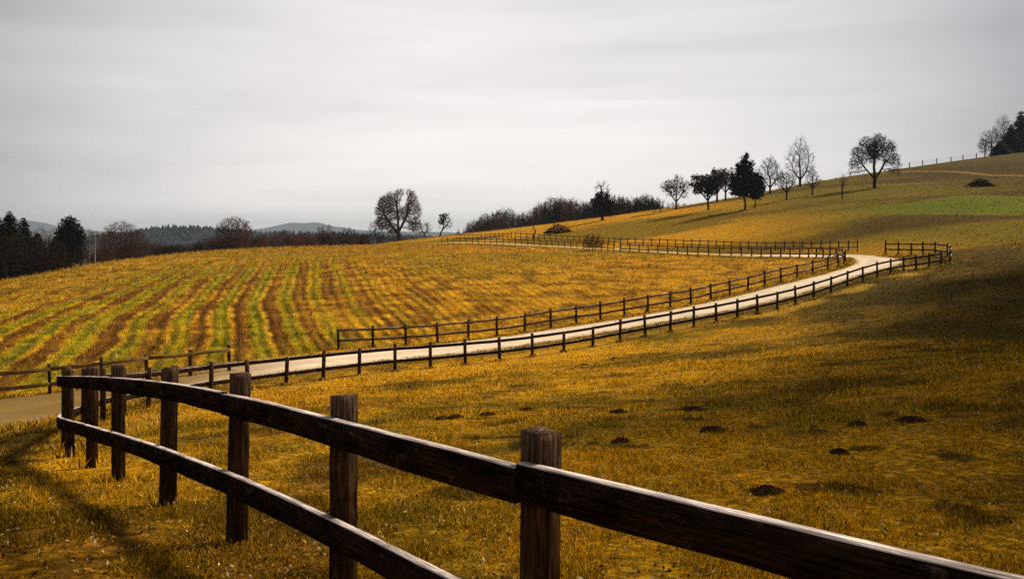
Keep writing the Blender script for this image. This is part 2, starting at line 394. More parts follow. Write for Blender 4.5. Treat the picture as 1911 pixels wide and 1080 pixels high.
M['twig_dark'] = simple_noise_mat('dark_twigs', (0.014, 0.007, 0.004), (0.046, 0.023, 0.013), 0.7, 0.95, 0.05)
M['needle'] = simple_noise_mat('needles', (0.003, 0.004, 0.002), (0.015, 0.015, 0.006), 0.9, 0.95, 0.03)
M['birch'] = simple_noise_mat('birch_bark', (0.16, 0.12, 0.10), (0.5, 0.42, 0.36), 1.5, 0.8, 0.1, mapping=(1, 1, 3))
M['soil'] = simple_noise_mat('soil', (0.014, 0.008, 0.004), (0.075, 0.040, 0.016), 22, 1.0, 0.0, 0.9, dist=0.03)
M['stone'] = simple_noise_mat('stone', (0.4, 0.36, 0.3), (0.75, 0.7, 0.62), 30, 0.9, 0.1, 0.3)
M['cutwood'] = simple_noise_mat('cut_wood', (0.35, 0.22, 0.08), (0.6, 0.42, 0.2), 4, 0.9, 0.1)

def wood_mat(name, dark, mid, pale, amt):
    def b(nt, N, Lk):
        at = N('ShaderNodeAttribute'); at.attribute_name = 'grain'
        def nn(sc3, scale, det, rough):
            m = N('ShaderNodeMapping'); m.inputs['Scale'].default_value = sc3; Lk(at.outputs['Vector'], m.inputs[0])
            n = N('ShaderNodeTexNoise'); n.inputs['Scale'].default_value = scale; n.inputs['Detail'].default_value = det; n.inputs['Roughness'].default_value = rough
            Lk(m.outputs[0], n.inputs['Vector']); return n
        n1 = nn((1, 3, 3), 2.6, 8, 0.7); n2 = nn((1, 1.6, 1.6), 9, 6, 0.75); n3 = nn((1.2, 26, 26), 3.0, 6, 0.75)
        r1 = ramp(nt, [(0.35, dark), (0.62, mid)]); Lk(n1.outputs[0], r1.inputs[0])
        r2 = ramp(nt, [(0.57, (0, 0, 0)), (0.75, (amt, amt, amt))]); Lk(n2.outputs[0], r2.inputs[0])
        vc = N('ShaderNodeVertexColor'); vc.layer_name = 'col'; wm = N('ShaderNodeMath'); wm.operation = 'MULTIPLY'; Lk(vc.outputs[0], wm.inputs[0]); Lk(n3.outputs[0], wm.inputs[1]); wa = N('ShaderNodeMath'); wa.operation = 'ADD'; wa.use_clamp = True; Lk(wm.outputs[0], wa.inputs[0]); Lk(r2.outputs[0], wa.inputs[1])
        mx = N('ShaderNodeMixRGB'); Lk(wa.outputs[0], mx.inputs[0]); Lk(r1.outputs[0], mx.inputs[1]); mx.inputs[2].default_value = (*pale, 1)
        m3 = N('ShaderNodeMixRGB'); m3.blend_type = 'MULTIPLY'; m3.inputs[0].default_value = 1
        r3 = ramp(nt, [(0.36, (0.22, 0.22, 0.22)), (0.5, (0.85, 0.85, 0.85)), (0.66, (2.2, 2.1, 2.0))]); Lk(n3.outputs[0], r3.inputs[0])
        Lk(mx.outputs[0], m3.inputs[1]); Lk(r3.outputs[0], m3.inputs[2])
        p = N('ShaderNodeBsdfPrincipled'); p.inputs['Roughness'].default_value = 0.9; p.inputs['Specular IOR Level'].default_value = 0.0
        bp = N('ShaderNodeBump'); bp.inputs['Strength'].default_value = 0.6; bp.inputs['Distance'].default_value = 0.004
        Lk(n3.outputs[0], bp.inputs['Height']); Lk(bp.outputs[0], p.inputs['Normal'])
        Lk(m3.outputs[0], p.inputs['Base Color'])
        return p.outputs[0]
    return material(name, b)
M['rail'] = wood_mat('dark_board', (0.006, 0.004, 0.003), (0.030, 0.018, 0.012), (0.16, 0.115, 0.09), 0.7)
M['post'] = wood_mat('post_wood', (0.006, 0.003, 0.002), (0.050, 0.025, 0.008), (0.17, 0.11, 0.075), 0.45)
M['worn_sheen'] = wood_mat('worn_top_painted_sheen', (0.36, 0.28, 0.25), (0.78, 0.68, 0.64), (0.85, 0.8, 0.77), 0.8)  # top faces: worn wood plus sky and sun highlight painted into the colour
M['oldrail'] = wood_mat('weathered_board', (0.09, 0.05, 0.020), (0.26, 0.16, 0.06), (0.42, 0.30, 0.17), 0.6)

# ---- ground sheet (rings widen with distance)
ang = np.concatenate([np.arange(-180, -42, 3.0), np.arange(-42, 42.01, 0.21), np.arange(45, 180, 3.0)])
rad = np.concatenate([[0.02, 0.6, 1.2, 1.8], np.geomspace(2.4, 330, 560), np.geomspace(345, 9000, 40)])
A_, R_ = np.meshgrid(np.radians(ang), rad)
GX, GY = R_ * np.sin(A_), R_ * np.cos(A_)
GZ = ground_z(GX, GY)
nr, na = GX.shape
vv = np.c_[GX.ravel(), GY.ravel(), GZ.ravel()]
I, J = np.meshgrid(np.arange(nr - 1), np.arange(na), indexing='ij'); J2 = (J + 1) % na
gf = np.c_[(I * na + J).ravel(), (I * na + J2).ravel(), ((I + 1) * na + J2).ravel(), ((I + 1) * na + J).ravel()]
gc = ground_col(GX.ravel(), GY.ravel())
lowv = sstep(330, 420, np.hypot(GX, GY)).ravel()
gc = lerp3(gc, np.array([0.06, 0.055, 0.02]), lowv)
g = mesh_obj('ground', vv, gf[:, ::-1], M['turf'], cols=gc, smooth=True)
tag(g, 'golden and olive meadow, striped field and rising hillside', kind='structure')

# ---- road ribbon
def resample(a, n):
    s = np.r_[0, np.cumsum(np.hypot(*np.diff(a, axis=0).T))]; t = np.linspace(0, s[-1], n)
    return np.c_[np.interp(t, s, a[:, 0]), np.interp(t, s, a[:, 1])]
def subdiv(a, k):
    t = np.arange(len(a)); tt = np.linspace(0, len(a) - 1, (len(a) - 1) * k + 1)
    return np.c_[np.interp(tt, t, a[:, 0]), np.interp(tt, t, a[:, 1])]
K = 6
ea, eb = subdiv(EDGE_A, K), subdiv(EDGE_B, K)
acr = np.linspace(0, 1, 21)
rx = ea[:, None, 0] * (1 - acr) + eb[:, None, 0] * acr; ry = ea[:, None, 1] * (1 - acr) + eb[:, None, 1] * acr
jit = 0.35 * (vnoise(rx, ry, 1.3, 21) - 0.5)
rx[:, 0] += jit[:, 0]; ry[:, 0] += jit[:, 0]; rx[:, -1] += jit[:, -1]; ry[:, -1] += jit[:, -1]
rz_ = ground_z(rx, ry) + 0.05 + 0.0006 * ry; rut = np.exp(-((acr - 0.30) / 0.07) ** 2) + np.exp(-((acr - 0.70) / 0.07) ** 2); rz_ -= 0.02 * rut[None, :]; rz_[:, 0] -= 0.06; rz_[:, -1] -= 0.06
n_, m_ = rx.shape
I, J = np.meshgrid(np.arange(n_ - 1), np.arange(m_ - 1), indexing='ij')
rf = np.c_[(I * m_ + J).ravel(), (I * m_ + J + 1).ravel(), ((I + 1) * m_ + J + 1).ravel(), ((I + 1) * m_ + J).ravel()]
base = np.array([0.90, 0.73, 0.53]); dusty = np.array([0.24, 0.135, 0.02])
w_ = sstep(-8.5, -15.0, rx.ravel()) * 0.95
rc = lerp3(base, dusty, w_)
farleg = (sstep(85, 97, ry) * sstep(33, 27, rx)).ravel()
rc = lerp3(rc, np.array([0.55, 0.34, 0.06]), 0.9 * farleg)
rc *= (1 + 0.10 * rut[None, :] * (vnoise(rx, ry, 6, 31) + 0.3) - 0.16 * (1 - rut[None, :]).clip(0, 1) * vnoise(rx, ry, 1.2, 32, 3)).reshape(-1, 1)
edg = (np.minimum(acr, 1 - acr)[None, :] + 0.16 * (vnoise(rx, ry, 0.7, 33, 3) - 0.5)).ravel()
rc = lerp3(rc, np.array([0.25, 0.15, 0.02]), 0.8 * sstep(0.09, 0.02, edg))
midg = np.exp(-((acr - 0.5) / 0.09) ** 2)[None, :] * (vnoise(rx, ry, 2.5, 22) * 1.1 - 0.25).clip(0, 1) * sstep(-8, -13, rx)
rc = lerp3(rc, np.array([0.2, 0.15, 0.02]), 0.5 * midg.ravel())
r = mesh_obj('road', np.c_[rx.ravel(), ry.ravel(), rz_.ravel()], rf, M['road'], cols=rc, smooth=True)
tag(r, 'pale gravel lane curving between the fences', kind='structure')

# ------------------------------------------------------------------ fences
def box_mesh(cx, cy, z0, z1, hw, hd, ang_, tilt=(0, 0), top_slope=0.0, chips=True, rs=None):
    """bevelled post: rings of eight points"""
    b = 0.07 * hw
    prof = np.array([(-hw + b, -hd), (hw - b, -hd), (hw, -hd + b), (hw, hd - b), (hw - b, hd), (-hw + b, hd), (-hw, hd - b), (-hw, -hd + b)])
    ca, sa = math.cos(ang_), math.sin(ang_)
    rings = []
    for z, s in ((z0, 1.04), (z0 + 0.35 * (z1 - z0), 1.0), (z0 + 0.8 * (z1 - z0), 0.99), (z1 - 0.03, 1.0), (z1, 0.99)):
        q = prof * s + (rs.normal(0, 0.0016, prof.shape) if rs is not None else 0)
        x = q[:, 0] * ca - q[:, 1] * sa; y = q[:, 0] * sa + q[:, 1] * ca
        zz = np.full(8, z) + (top_slope * q[:, 0] if z > z1 - 0.02 else 0) + (rs.normal(0, 0.0025, 8) if z > z1 - 0.02 else 0)
        rings.append(np.c_[cx + x + tilt[0] * (z - z0), cy + y + tilt[1] * (z - z0), zz])
    v = np.vstack(rings); f = []
    for k in range(4):
        for j in range(8):
            f.append((k * 8 + j, k * 8 + (j + 1) % 8, (k + 1) * 8 + (j + 1) % 8, (k + 1) * 8 + j))
    return v, [np.array(f), np.array([[32 + j for j in range(8)]])]

def build_fence(name, label, pts, side, post_h=1.25, hw=0.06, rails=((1.13, 0.15), (0.545, 0.15)), thick=0.05, span=2, off=0,
                pm='post', rm='rail', tm='worn_sheen', spline=4, group=None, gaps=(), seed=1, rail_jit=0.0):
    rs = np.random.default_rng(seed)
    pts = np.array(pts); zs = ground_z(pts[:, 0], pts[:, 1])
    root = empty(name, (pts[0][0], pts[0][1], zs[0])); tag(root, label, 'fence', group)
    inv = np.array([pts[0][0], pts[0][1], zs[0]])
    # tangents
    tg = np.zeros_like(pts); tg[1:-1] = pts[2:] - pts[:-2]; tg[0] = pts[1] - pts[0]; tg[-1] = pts[-1] - pts[-2]
    tg /= np.hypot(tg[:, 0], tg[:, 1])[:, None]
    nm = np.c_[-tg[:, 1], tg[:, 0]] * side
    for i, p in enumerate(pts):
        far_ = 1.0 if p[1] < 22 else 2.4; h = post_h + rs.normal(0, 0.018 * far_)
        v, f = box_mesh(p[0], p[1], zs[i] - 0.25, zs[i] + h, hw, hw, math.atan2(tg[i, 1], tg[i, 0]) + rs.normal(0, 0.05), (rs.normal(0, 0.009 * far_), rs.normal(0, 0.009 * far_)), rs.normal(0, 0.14), rs=rs)
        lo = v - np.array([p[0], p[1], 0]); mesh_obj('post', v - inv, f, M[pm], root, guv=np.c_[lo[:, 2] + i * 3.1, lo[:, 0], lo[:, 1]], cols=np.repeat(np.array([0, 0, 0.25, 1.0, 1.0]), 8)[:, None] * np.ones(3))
    # rails follow the posts in gentle curves
    def cr(a, t):
        n = len(a); i = min(int(t), n - 2); u = t - i
        p0, p1, p2, p3 = a[max(i - 1, 0)], a[i], a[i + 1], a[min(i + 2, n - 1)]
        return 0.5 * ((2 * p1) + (-p0 + p2) * u + (2 * p0 - 5 * p1 + 4 * p2 - p3) * u * u + (-p0 + 3 * p1 - 3 * p2 + p3) * u ** 3)
    line = np.c_[pts + nm * (hw + thick / 2 + 0.002), zs]
    starts = [0] + list(range(off if off else span, len(pts) - 1, span))
    for (ht, wd) in rails:
        for si, s in enumerate(starts):
            e_ = starts[si + 1] if si + 1 < len(starts) else len(pts) - 1
            if any(s < g_ < e_ or s == g_ for g_ in gaps): continue
            n_s = (e_ - s) * spline + 1
            ts = np.linspace(s, e_, n_s)
            d0 = np.hypot(*(pts[s + 1] - pts[s])); gap = 0.004 / d0
            ts[0] += gap if s > 0 else -0.10 / d0 * 0; ts[-1] -= gap if e_ < len(pts) - 1 else 0
            C_ = np.array([cr(line, t) for t in ts])
            if rail_jit: C_[:, 2] += rail_jit * (np.sin(ts * 1.7 + seed) + 0.6 * np.sin(ts * 4.1))
            T_ = np.gradient(C_[:, :2], axis=0); T_ /= np.hypot(T_[:, 0], T_[:, 1])[:, None]
            N_ = np.c_[-T_[:, 1], T_[:, 0]]
            zt = C_[:, 2] + ht + rs.normal(0, 0.0016, len(C_)) + rs.normal(0, 0.006)
            zb = zt - wd + rs.normal(0, 0.003, len(C_))
            th = thick / 2; bv = 0.004
            rows = [(-th, zb), (-th, zt - bv), (-th + bv, zt), (th - bv, zt), (th, zt - bv), (th, zb)]
            V = np.concatenate([np.c_[C_[:, 0] + N_[:, 0] * o_, C_[:, 1] + N_[:, 1] * o_, z_] for o_, z_ in rows])
            n = len(C_); q = []; fm = []
            for k in range(6):
                k2 = (k + 1) % 6
                for j in range(n - 1):
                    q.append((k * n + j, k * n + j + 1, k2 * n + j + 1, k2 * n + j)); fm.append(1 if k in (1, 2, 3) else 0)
            caps = [[k * n for k in range(6)], [k * n + n - 1 for k in range(5, -1, -1)]]
            cl = np.r_[0, np.cumsum(np.linalg.norm(np.diff(C_, axis=0), axis=1))] + s * 7.3 + ht * 31
            GU = np.concatenate([np.c_[cl, np.full(n, o_ + 0.0), (z_ - C_[:, 2])] for o_, z_ in rows])
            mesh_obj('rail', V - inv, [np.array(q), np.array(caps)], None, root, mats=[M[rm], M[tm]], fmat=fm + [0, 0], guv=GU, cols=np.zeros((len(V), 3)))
    return root

def px2xy(l): return [((x - CX) / F * d, d) for x, d in l]
near_xy = [(4.0, -0.7), (2.75, 0.62), (1.46, 1.94), (0.10, 3.43), (-0.965, 4.9), (-2.03, 6.3), (-3.1, 7.7), (-4.22, 9.2)] + px2xy([(171, 10.5), (131, 11.9), (124, 13.1)])
road_bot = [(147, 811), (184, 790), (225, 775), (263, 763), (322, 750), (384, 740), (460, 729), (530, 718), (602, 710), (665, 700), (736, 692), (802, 687), (868, 683), (930, 672), (995, 666), (1051, 658), (1108, 646), (1156, 638), (1204, 627),
 (1251, 619), (1295, 611), (1337, 603), (1376, 595), (1414, 585), (1450, 577), (1486, 569), (1518, 560), (1550, 549), (1580, 537), (1610, 527), (1637, 517), (1663, 511), (1687, 507), (1710, 505), (1733, 500), (1757, 496)]
near_fence = [tuple(p) for p in near_xy] + [tuple(p) for p in unproject(road_bot)]
NF = np.array(near_fence); nk = len(near_xy)
NF[nk:] = smooth_line(NF[nk - 1:], 2)[1:]
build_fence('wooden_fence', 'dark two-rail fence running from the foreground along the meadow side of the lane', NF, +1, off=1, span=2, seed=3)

lf_ext = farW[1:EXT + 1] + np.array([-0.4, 1.3])
lf_ext = resample(lf_ext, 26)[:-1]
left_far = unproject([(-10, 748), (95, 737), (190, 727), (272, 716), (357, 703), (428, 694)])
left_far = smooth_line(np.vstack([lf_ext, left_far]), 1)
build_fence('wooden_fence', 'weathered two-rail fence behind the left end of the lane', left_far, -1, rm='oldrail', tm='oldrail', seed=5, spline=2, rail_jit=0.02)

inner_bot = [(632, 652), (696, 648), (755, 643), (820, 641), (872, 635), (928, 627), (978, 620), (1029, 612), (1075, 604), (1120, 597), (1165, 590), (1210, 582), (1250, 576), (1290, 568), (1328, 559), (1362, 552), (1395, 543), (1427, 534), (1458, 527), (1488, 519), (1512, 512), (1552, 503), (1567, 497), (1578, 492), (1584, 488)]
far_inner = [(1574, 484.5), (1562, 483.5), (1548, 483), (1536, 482.5), (1525, 482), (1510, 482), (1493, 481.7), (1475, 481.5), (1457, 481.2), (1439, 481), (1421, 480.6), (1403, 480), (1385, 479.5), (1365, 479), (1345, 478.3), (1322, 477.5), (1302, 477), (1283, 476), (1265, 475.3), (1246, 474.5), (1228, 473.6), (1210, 473), (1192, 472), (1176, 471.4), (1158, 470.7)]
ip = np.vstack([unproject(inner_bot), unproject(far_inner)])
ip = smooth_line(ip, 2)
build_fence('wooden_fence', 'thin two-rail fence on the field side of the lane, turning back inside the hairpin bend', ip, +1, rm='oldrail', tm='worn_sheen', seed=8, spline=2, rail_jit=0.02)
fl = unproject([(x, 470.5 - (1146 - x) * 0.078 if x > 1000 else 459.2 - (1000 - x) * 0.0265) for x in np.arange(1146, 815, -11.5)])
fl = smooth_line(fl, 3)
build_fence('wooden_fence', 'distant fence of small dark posts along the near edge of the far lane', fl, +1, rm='oldrail', tm='worn_sheen', seed=9, hw=0.048, rails=((1.1, 0.11), (0.55, 0.11)), thick=0.035, spline=1, span=2)
ob = [(1772, 492), (1774, 486), (1768, 480), (1745, 477), (1722, 476.5), (1700, 476), (1676, 475.5), (1652, 475)]
op = unproject(ob)
build_fence('wooden_fence', 'short two-rail fence closing the outer corner of the hairpin bend', op, -1, rm='oldrail', tm='worn_sheen', hw=0.055, rails=((1.15, 0.16), (0.6, 0.16)), seed=11, spline=1, span=1, post_h=1.3)
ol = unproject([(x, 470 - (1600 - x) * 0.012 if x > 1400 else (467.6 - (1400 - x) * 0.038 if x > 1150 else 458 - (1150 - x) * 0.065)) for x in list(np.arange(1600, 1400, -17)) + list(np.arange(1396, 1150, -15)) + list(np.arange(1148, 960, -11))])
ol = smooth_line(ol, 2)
build_fence('wooden_fence', 'thin fence on the hill side of the far lane below the sunlit slope', ol, -1, rm='oldrail', tm='worn_sheen', seed=13, hw=0.048, rails=((1.1, 0.11), (0.55, 0.11)), thick=0.035, spline=1, span=2)
ol2 = smooth_line(unproject([(x, 445.5 + (955 - x) * 0.022) for x in np.arange(955, 845, -8.0)]), 2)
build_fence('wooden_fence', 'tiny fence climbing away left of the dead snag at the end of the far lane', ol2, -1, rm='oldrail', tm='worn_sheen', seed=14, hw=0.048, rails=((1.1, 0.11), (0.55, 0.11)), thick=0.035, spline=1, span=2)
ridge = np.array([((x - CX) / F * d, d) for x, d in ((1697, 240), (1722, 241.5), (1748, 243), (1775, 245), (1797, 246.5), (1822, 248.5))])
build_fence('pasture_fence', 'thin post and wire fence on the crest right of the spreading tree', ridge, 1, post_h=1.5, hw=0.09, rails=((1.3, 0.03), (0.8, 0.03)), thick=0.03, spline=1, span=5, rm='oldrail', tm='oldrail', seed=15)
# ------------------------------------------------------------------ trees
def tubes(p0, p1, r0, r1, k):
    """k-sided prisms for many segments at once"""
    d = p1 - p0; ln = np.linalg.norm(d, axis=1)[:, None] + 1e-9; d = d / ln
    up = np.where(np.abs(d[:, 2:3]) > 0.9, np.array([[1.0, 0, 0]]), np.array([[0, 0, 1.0]]))
    a = np.cross(d, up); a /= np.linalg.norm(a, axis=1)[:, None] + 1e-9; b = np.cross(d, a)
    n = len(p0); th = np.arange(k) * 2 * np.pi / k
    c = np.cos(th)[None, :, None]; s = np.sin(th)[None, :, None]
    ring = a[:, None] * c + b[:, None] * s
    v = np.concatenate([p0[:, None] + ring * r0[:, None, None], p1[:, None] + ring * r1[:, None, None]], axis=1).reshape(-1, 3)
    base = (np.arange(n) * 2 * k)[:, None, None]
    j = np.arange(k); j2 = (j + 1) % k
    f = np.stack([j, j2, j2 + k, j + k], axis=1)[None] + base
    return v, f.reshape(-1, 4)

def colonize(env, trunk, n_attr, step, rs, kill=1.6, inf=9, bias=(0, 0, 0.05), iters=140, shell=0.5):
    vol = np.array([e[3] * e[4] * e[5] for e in env]); pick = rs.choice(len(env), n_attr, p=vol / vol.sum())
    d = rs.normal(size=(n_attr, 3)); d /= np.linalg.norm(d, axis=1)[:, None]
    d *= (rs.random(n_attr) ** (shell / 1.5 * 0.5 + 0.1))[:, None]
    E = np.array(env)[pick]; A = E[:, :3] + d * E[:, 3:6]
    A = A[A[:, 2] > 0.4]
    pos = [np.array(p, float) for p in trunk[0]]; par = [-1] + list(range(len(trunk[0]) - 1))
    for extra in trunk[1:]:                         # (index of joint, points ...)
        j = extra[0]
        for p in extra[1:]:
            pos.append(np.array(p, float)); par.append(j); j = len(pos) - 1
    pos = np.array(pos); par = list(par)
    near = np.full(len(A), -1); nd = np.full(len(A), 1e9)
    def upd(i0):
        nonlocal near, nd
        D = np.linalg.norm(A[:, None] - pos[None, i0:], axis=2); m = D.argmin(1); dm = D[np.arange(len(A)), m]
        w = dm < nd; near[w] = m[w] + i0; nd[w] = dm[w]
    upd(0)
    for it in range(iters):
        act = nd < inf * step if it > 3 else np.ones(len(A), bool)
        if not act.any(): break
        ids = np.unique(near[act]); S = np.zeros((len(pos), 3))
        dv = A[act] - pos[near[act]]; dv /= np.linalg.norm(dv, axis=1)[:, None] + 1e-9
        np.add.at(S, near[act], dv)
        q = S[ids]; q /= np.linalg.norm(q, axis=1)[:, None] + 1e-9
        q = q + np.array(bias) + rs.normal(0, 0.22, q.shape); q /= np.linalg.norm(q, axis=1)[:, None]
        i0 = len(pos); pos = np.vstack([pos, pos[ids] + q * step]); par += list(ids)
        upd(i0)
        keep = nd > kill * step
        A = A[keep]; near = near[keep]; nd = nd[keep]
        if len(A) == 0 or len(pos) > 9000: break
    return pos, np.array(par)

def bare_tree_mesh(env, trunk, n_attr=700, step=0.35, tip=0.022, trunk_r=0.35, twigs=3, twig_len=0.6, twig_r=0.014, droop=0.0, seed=0, expo=2.4, bias=(0, 0, 0.05), leaf=0, leaf_size=0.2, leaf_env=None, kill=1.6, thr=0.35):
    rs = np.random.default_rng(seed)
    pos, par = colonize(env, trunk, n_attr, step, rs, bias=bias, kill=kill)
    n = len(pos); load = np.zeros(n); kids = np.zeros(n, int)
    for i in range(n - 1, 0, -1):
        if kids[i] == 0: load[i] = tip ** expo
        load[par[i]] += load[i] if load[i] > 0 else tip ** expo; kids[par[i]] += 1
    # later nodes always have larger ids than their parents except the trunk chains, which hold too
    rad = load ** (1 / expo); rad *= 1.0
    sc_ = trunk_r / max(rad[0], 1e-6); rad = tip + (rad - tip).clip(0) * (sc_ if sc_ < 6 else 6)
    rad[0] = trunk_r * 1.25
    idx = np.arange(1, n); p0 = pos[par[idx]]; p1 = pos[idx]
    r1 = rad[idx]; r0 = np.minimum(rad[par[idx]], r1 * 1.35 + 0.01); r0[0] = rad[0]
    big = r1 > thr * trunk_r
    T = tubes(p0[big], p1[big], r0[big], r1[big], 7)
    Cp0, Cp1, Cr0, Cr1 = p0[~big], p1[~big], r0[~big], r1[~big]
    # twigs
    src = idx[rad[idx] < 0.18 * trunk_r + tip]
    k = np.repeat(src, twigs); d = rs.normal(size=(len(k), 3)); par_d = pos[k] - pos[par[k]]; par_d /= np.linalg.norm(par_d, axis=1)[:, None] + 1e-9
    d = d / np.linalg.norm(d, axis=1)[:, None] * 0.9 + par_d * 0.8 + np.array([0, 0, -droop]); d /= np.linalg.norm(d, axis=1)[:, None]
    ln = twig_len * rs.uniform(0.4, 1.2, len(k))[:, None]
    a, m_ = pos[k], pos[k] + d * ln * 0.55; e_ = m_ + (d + rs.normal(0, 0.35, d.shape) + np.array([0, 0, 0.15 - droop])) * ln * 0.5
    tr = np.full(len(k), twig_r)
    V1, F1 = tubes(np.vstack([Cp0]), np.vstack([Cp1]), Cr0, Cr1, 3)
    V2, F2 = tubes(np.vstack([a, m_]), np.vstack([m_, e_]), np.r_[tr, tr * 0.8], np.r_[tr * 0.8, tr * 0.5], 3)
    V = np.vstack([V1, V2]); Fq = np.vstack([F1, F2 + len(V1)])
    Lf = None
    if leaf:
        LE = np.array(leaf_env or env); vol = LE[:, 3] * LE[:, 4] * LE[:, 5]; pk = rs.choice(len(LE), leaf, p=vol / vol.sum())
        d = rs.normal(size=(leaf, 3)); d /= np.linalg.norm(d, axis=1)[:, None]; d *= (rs.random(leaf) ** 0.42)[:, None]
        c = LE[pk][:, :3] + d * LE[pk][:, 3:6] * (1 + 0.10 * np.sin(7 * d[:, :1] + 5 * d[:, 2:3] * 3))
        Lf = leaf_quads(c, leaf_size, rs)
    return T, (V, Fq), Lf

def leaf_quads(c, size, rs):
    n = len(c); u = rs.normal(size=(n, 3)); u /= np.linalg.norm(u, axis=1)[:, None]; w = np.cross(u, rs.normal(size=(n, 3))); w /= np.linalg.norm(w, axis=1)[:, None]
    s = size * rs.uniform(0.5, 1.4, n)[:, None]
    v = np.stack([c - u * s, c - w * s * 0.45, c + u * s, c + w * s * 0.45], axis=1).reshape(-1, 3)
    return v, np.arange(n * 4).reshape(-1, 4)

def spruce_mesh(h, w, seed=0, n_wh=26, taper=1.0, base=0.12, blunt=0.0, per=9):
    rs = np.random.default_rng(seed); V = []; Fc = []
    tv, tf = tubes(np.array([[0, 0, -0.3], [0, 0, h * 0.5]]), np.array([[0, 0, h * 0.5], [0, 0, h * 0.98]]), np.array([h * 0.018, h * 0.011]), np.array([h * 0.011, 0.02]), 6)
    for i in range(n_wh):
        t = (i + rs.uniform(-0.3, 0.3)) / n_wh; z = h * (base + (1 - base) * t)
        rr = w / 2 * max(0.04, (1 - t) ** taper * (1 - blunt) + blunt * math.sqrt(max(0, 1 - t * t))) * (1 - 0.45 * max(0, 0.12 - t) / 0.12)
        for j in range(per):
            a = rs.uniform(0, 2 * math.pi); r = rr * rs.uniform(0.65, 1.22); dz = -r * rs.uniform(0.10, 0.45)
            ca, sa = math.cos(a), math.sin(a); wd = r * rs.uniform(0.16, 0.3) + 0.06
            for q in range(5):                        # jagged spray of needles on a bough
                f0, f1 = q / 5.0, (q + 1.35) / 5.0
                p0 = np.array([ca * r * f0, sa * r * f0, z + dz * f0 ** 1.5]); p1 = np.array([ca * r * f1, sa * r * f1, z + dz * f1 ** 1.5 + rs.normal(0, 0.03)])
                lw = wd * (1 - 0.6 * f0) * rs.uniform(0.7, 1.3)
                l_ = p0 + np.array([-sa, ca, 0]) * lw + np.array([0, 0, -lw * rs.uniform(0.1, 0.7)]); r_ = p0 - np.array([-sa, ca, 0]) * lw + np.array([0, 0, -lw * rs.uniform(0.1, 0.7)])
                b0 = len(V); V += [l_, p1, r_, p0 + np.array([0, 0, 0.04])]; Fc += [(b0, b0 + 1, b0 + 3), (b0 + 3, b0 + 1, b0 + 2)]
    return (tv, tf), (np.array(V), np.array(Fc))

def place_tree(name, label, cat, loc, trunk, crown, leaf=None, rz=0.0, tmat='bark', cmat='twig', lmat='twig_dark', group=None, crown_name='crown'):
    o = empty(name, loc, rz); tag(o, label, cat, group)
    if trunk is not None and len(trunk[1]): mesh_obj('trunk', trunk[0], trunk[1], M[tmat], o)
    if leaf is not None:
        v = np.vstack([crown[0], leaf[0]]); fs = [crown[1], leaf[1] + len(crown[0])]
        mesh_obj(crown_name, v, fs, None, o, mats=[M[cmat], M[lmat]], fmat=[0] * len(crown[1]) + [1] * len(leaf[1]))
    else:
        mesh_obj(crown_name, crown[0], crown[1], M[cmat], o)
    return o

def spot(px, by, d=None):
    """(x, y, z, metres per photo pixel) where the trunk stands"""
    if d is None:
        x, d = unproject([(px, by)])[0]
    else:
        x = (px - CX) / F * d
    return x, d, gz(x, d), d / F

def E_(s, lst, yr=None):
    """crown lobes given in pixels (dx, up, rx, rz) to metres"""
    return [(a * s, (yy * s if (yy := (q[0] if q else 0)) else 0), b * s, c * s, (c * s * 0.9), e * s) for (a, b, c, e, *q) in lst]

# the great oak at the far end of the lane
x, y, z, s = spot(745, 446, 262)
zb = (446 - HY) / F * -y - z      # keep the base on the ground
env = E_(s, [(-24, 70, 17, 19), (-36, 58, 10, 14), (-4, 82, 8, 18), (24, 76, 11, 21), (33, 58, 9, 18), (-30, 38, 15, 15), (-14, 28, 12, 12), (28, 34, 13, 14), (2, 54, 9, 14), (-12, 52, 10, 12, 8), (14, 56, 10, 16, -8), (-16, 86, 8, 9), (4, 93, 6, 7), (20, 92, 7, 8)])
tr = [[(0, 0, -0.5), (0, 0, 1.2), (-0.1, 0, 2.4), (-0.2, 0, 3.4)], (3, (-0.3, 0.1, 5), (-0.4, 0.1, 7), (-0.6, 0, 9.5), (-0.8, 0, 12.5)), (3, (0.6, 0.2, 4.8), (1.5, 0.3, 6.6), (2.4, 0.3, 9), (2.8, 0.2, 12)), (2, (-1.4, -0.2, 4.0), (-2.8, -0.3, 5.8), (-4.2, -0.4, 8.0))]
T, Cw, _ = bare_tree_mesh(env, tr, 4600, 0.33, 0.038, 0.62, 7, 0.8, 0.026, seed=1, kill=1.5, thr=0.22)
place_tree('oak_tree', 'great bare oak with many upright limbs at the far end of the lane', 'tree', (x, y, z), T, Cw, cmat='twig_red')
x, y, z, s = spot(704, 449, 258)
T, Cw, _ = bare_tree_mesh(E_(s, [(-2, 30, 15, 20), (8, 20, 12, 12), (-8, 22, 10, 12)]), [[(0, 0, -0.3), (0.1, 0, 1), (0, 0, 2)], (2, (-0.5, 0, 3), (-0.8, 0, 4))], 520, 0.33, 0.026, 0.22, 3, 0.7, 0.018, seed=2)
place_tree('small_tree', 'low bare tree tucked under the left side of the great oak', 'tree', (x, y, z), T, Cw)
x, y, z, s = spot(733, 450, 268)
T, Cw, _ = bare_tree_mesh(E_(s, [(0, 17, 14, 11)]), [[(0, 0, -0.3), (0.1, 0, 1), (0, 0, 1.6)]], 260, 0.3, 0.022, 0.14, 3, 0.6, 0.018, seed=22)
place_tree('shrub', 'bare shrub at the foot of the great oak, left of its trunk', 'shrub', (x, y, z), T, Cw)
x, y, z, s = spot(793, 444, 262)
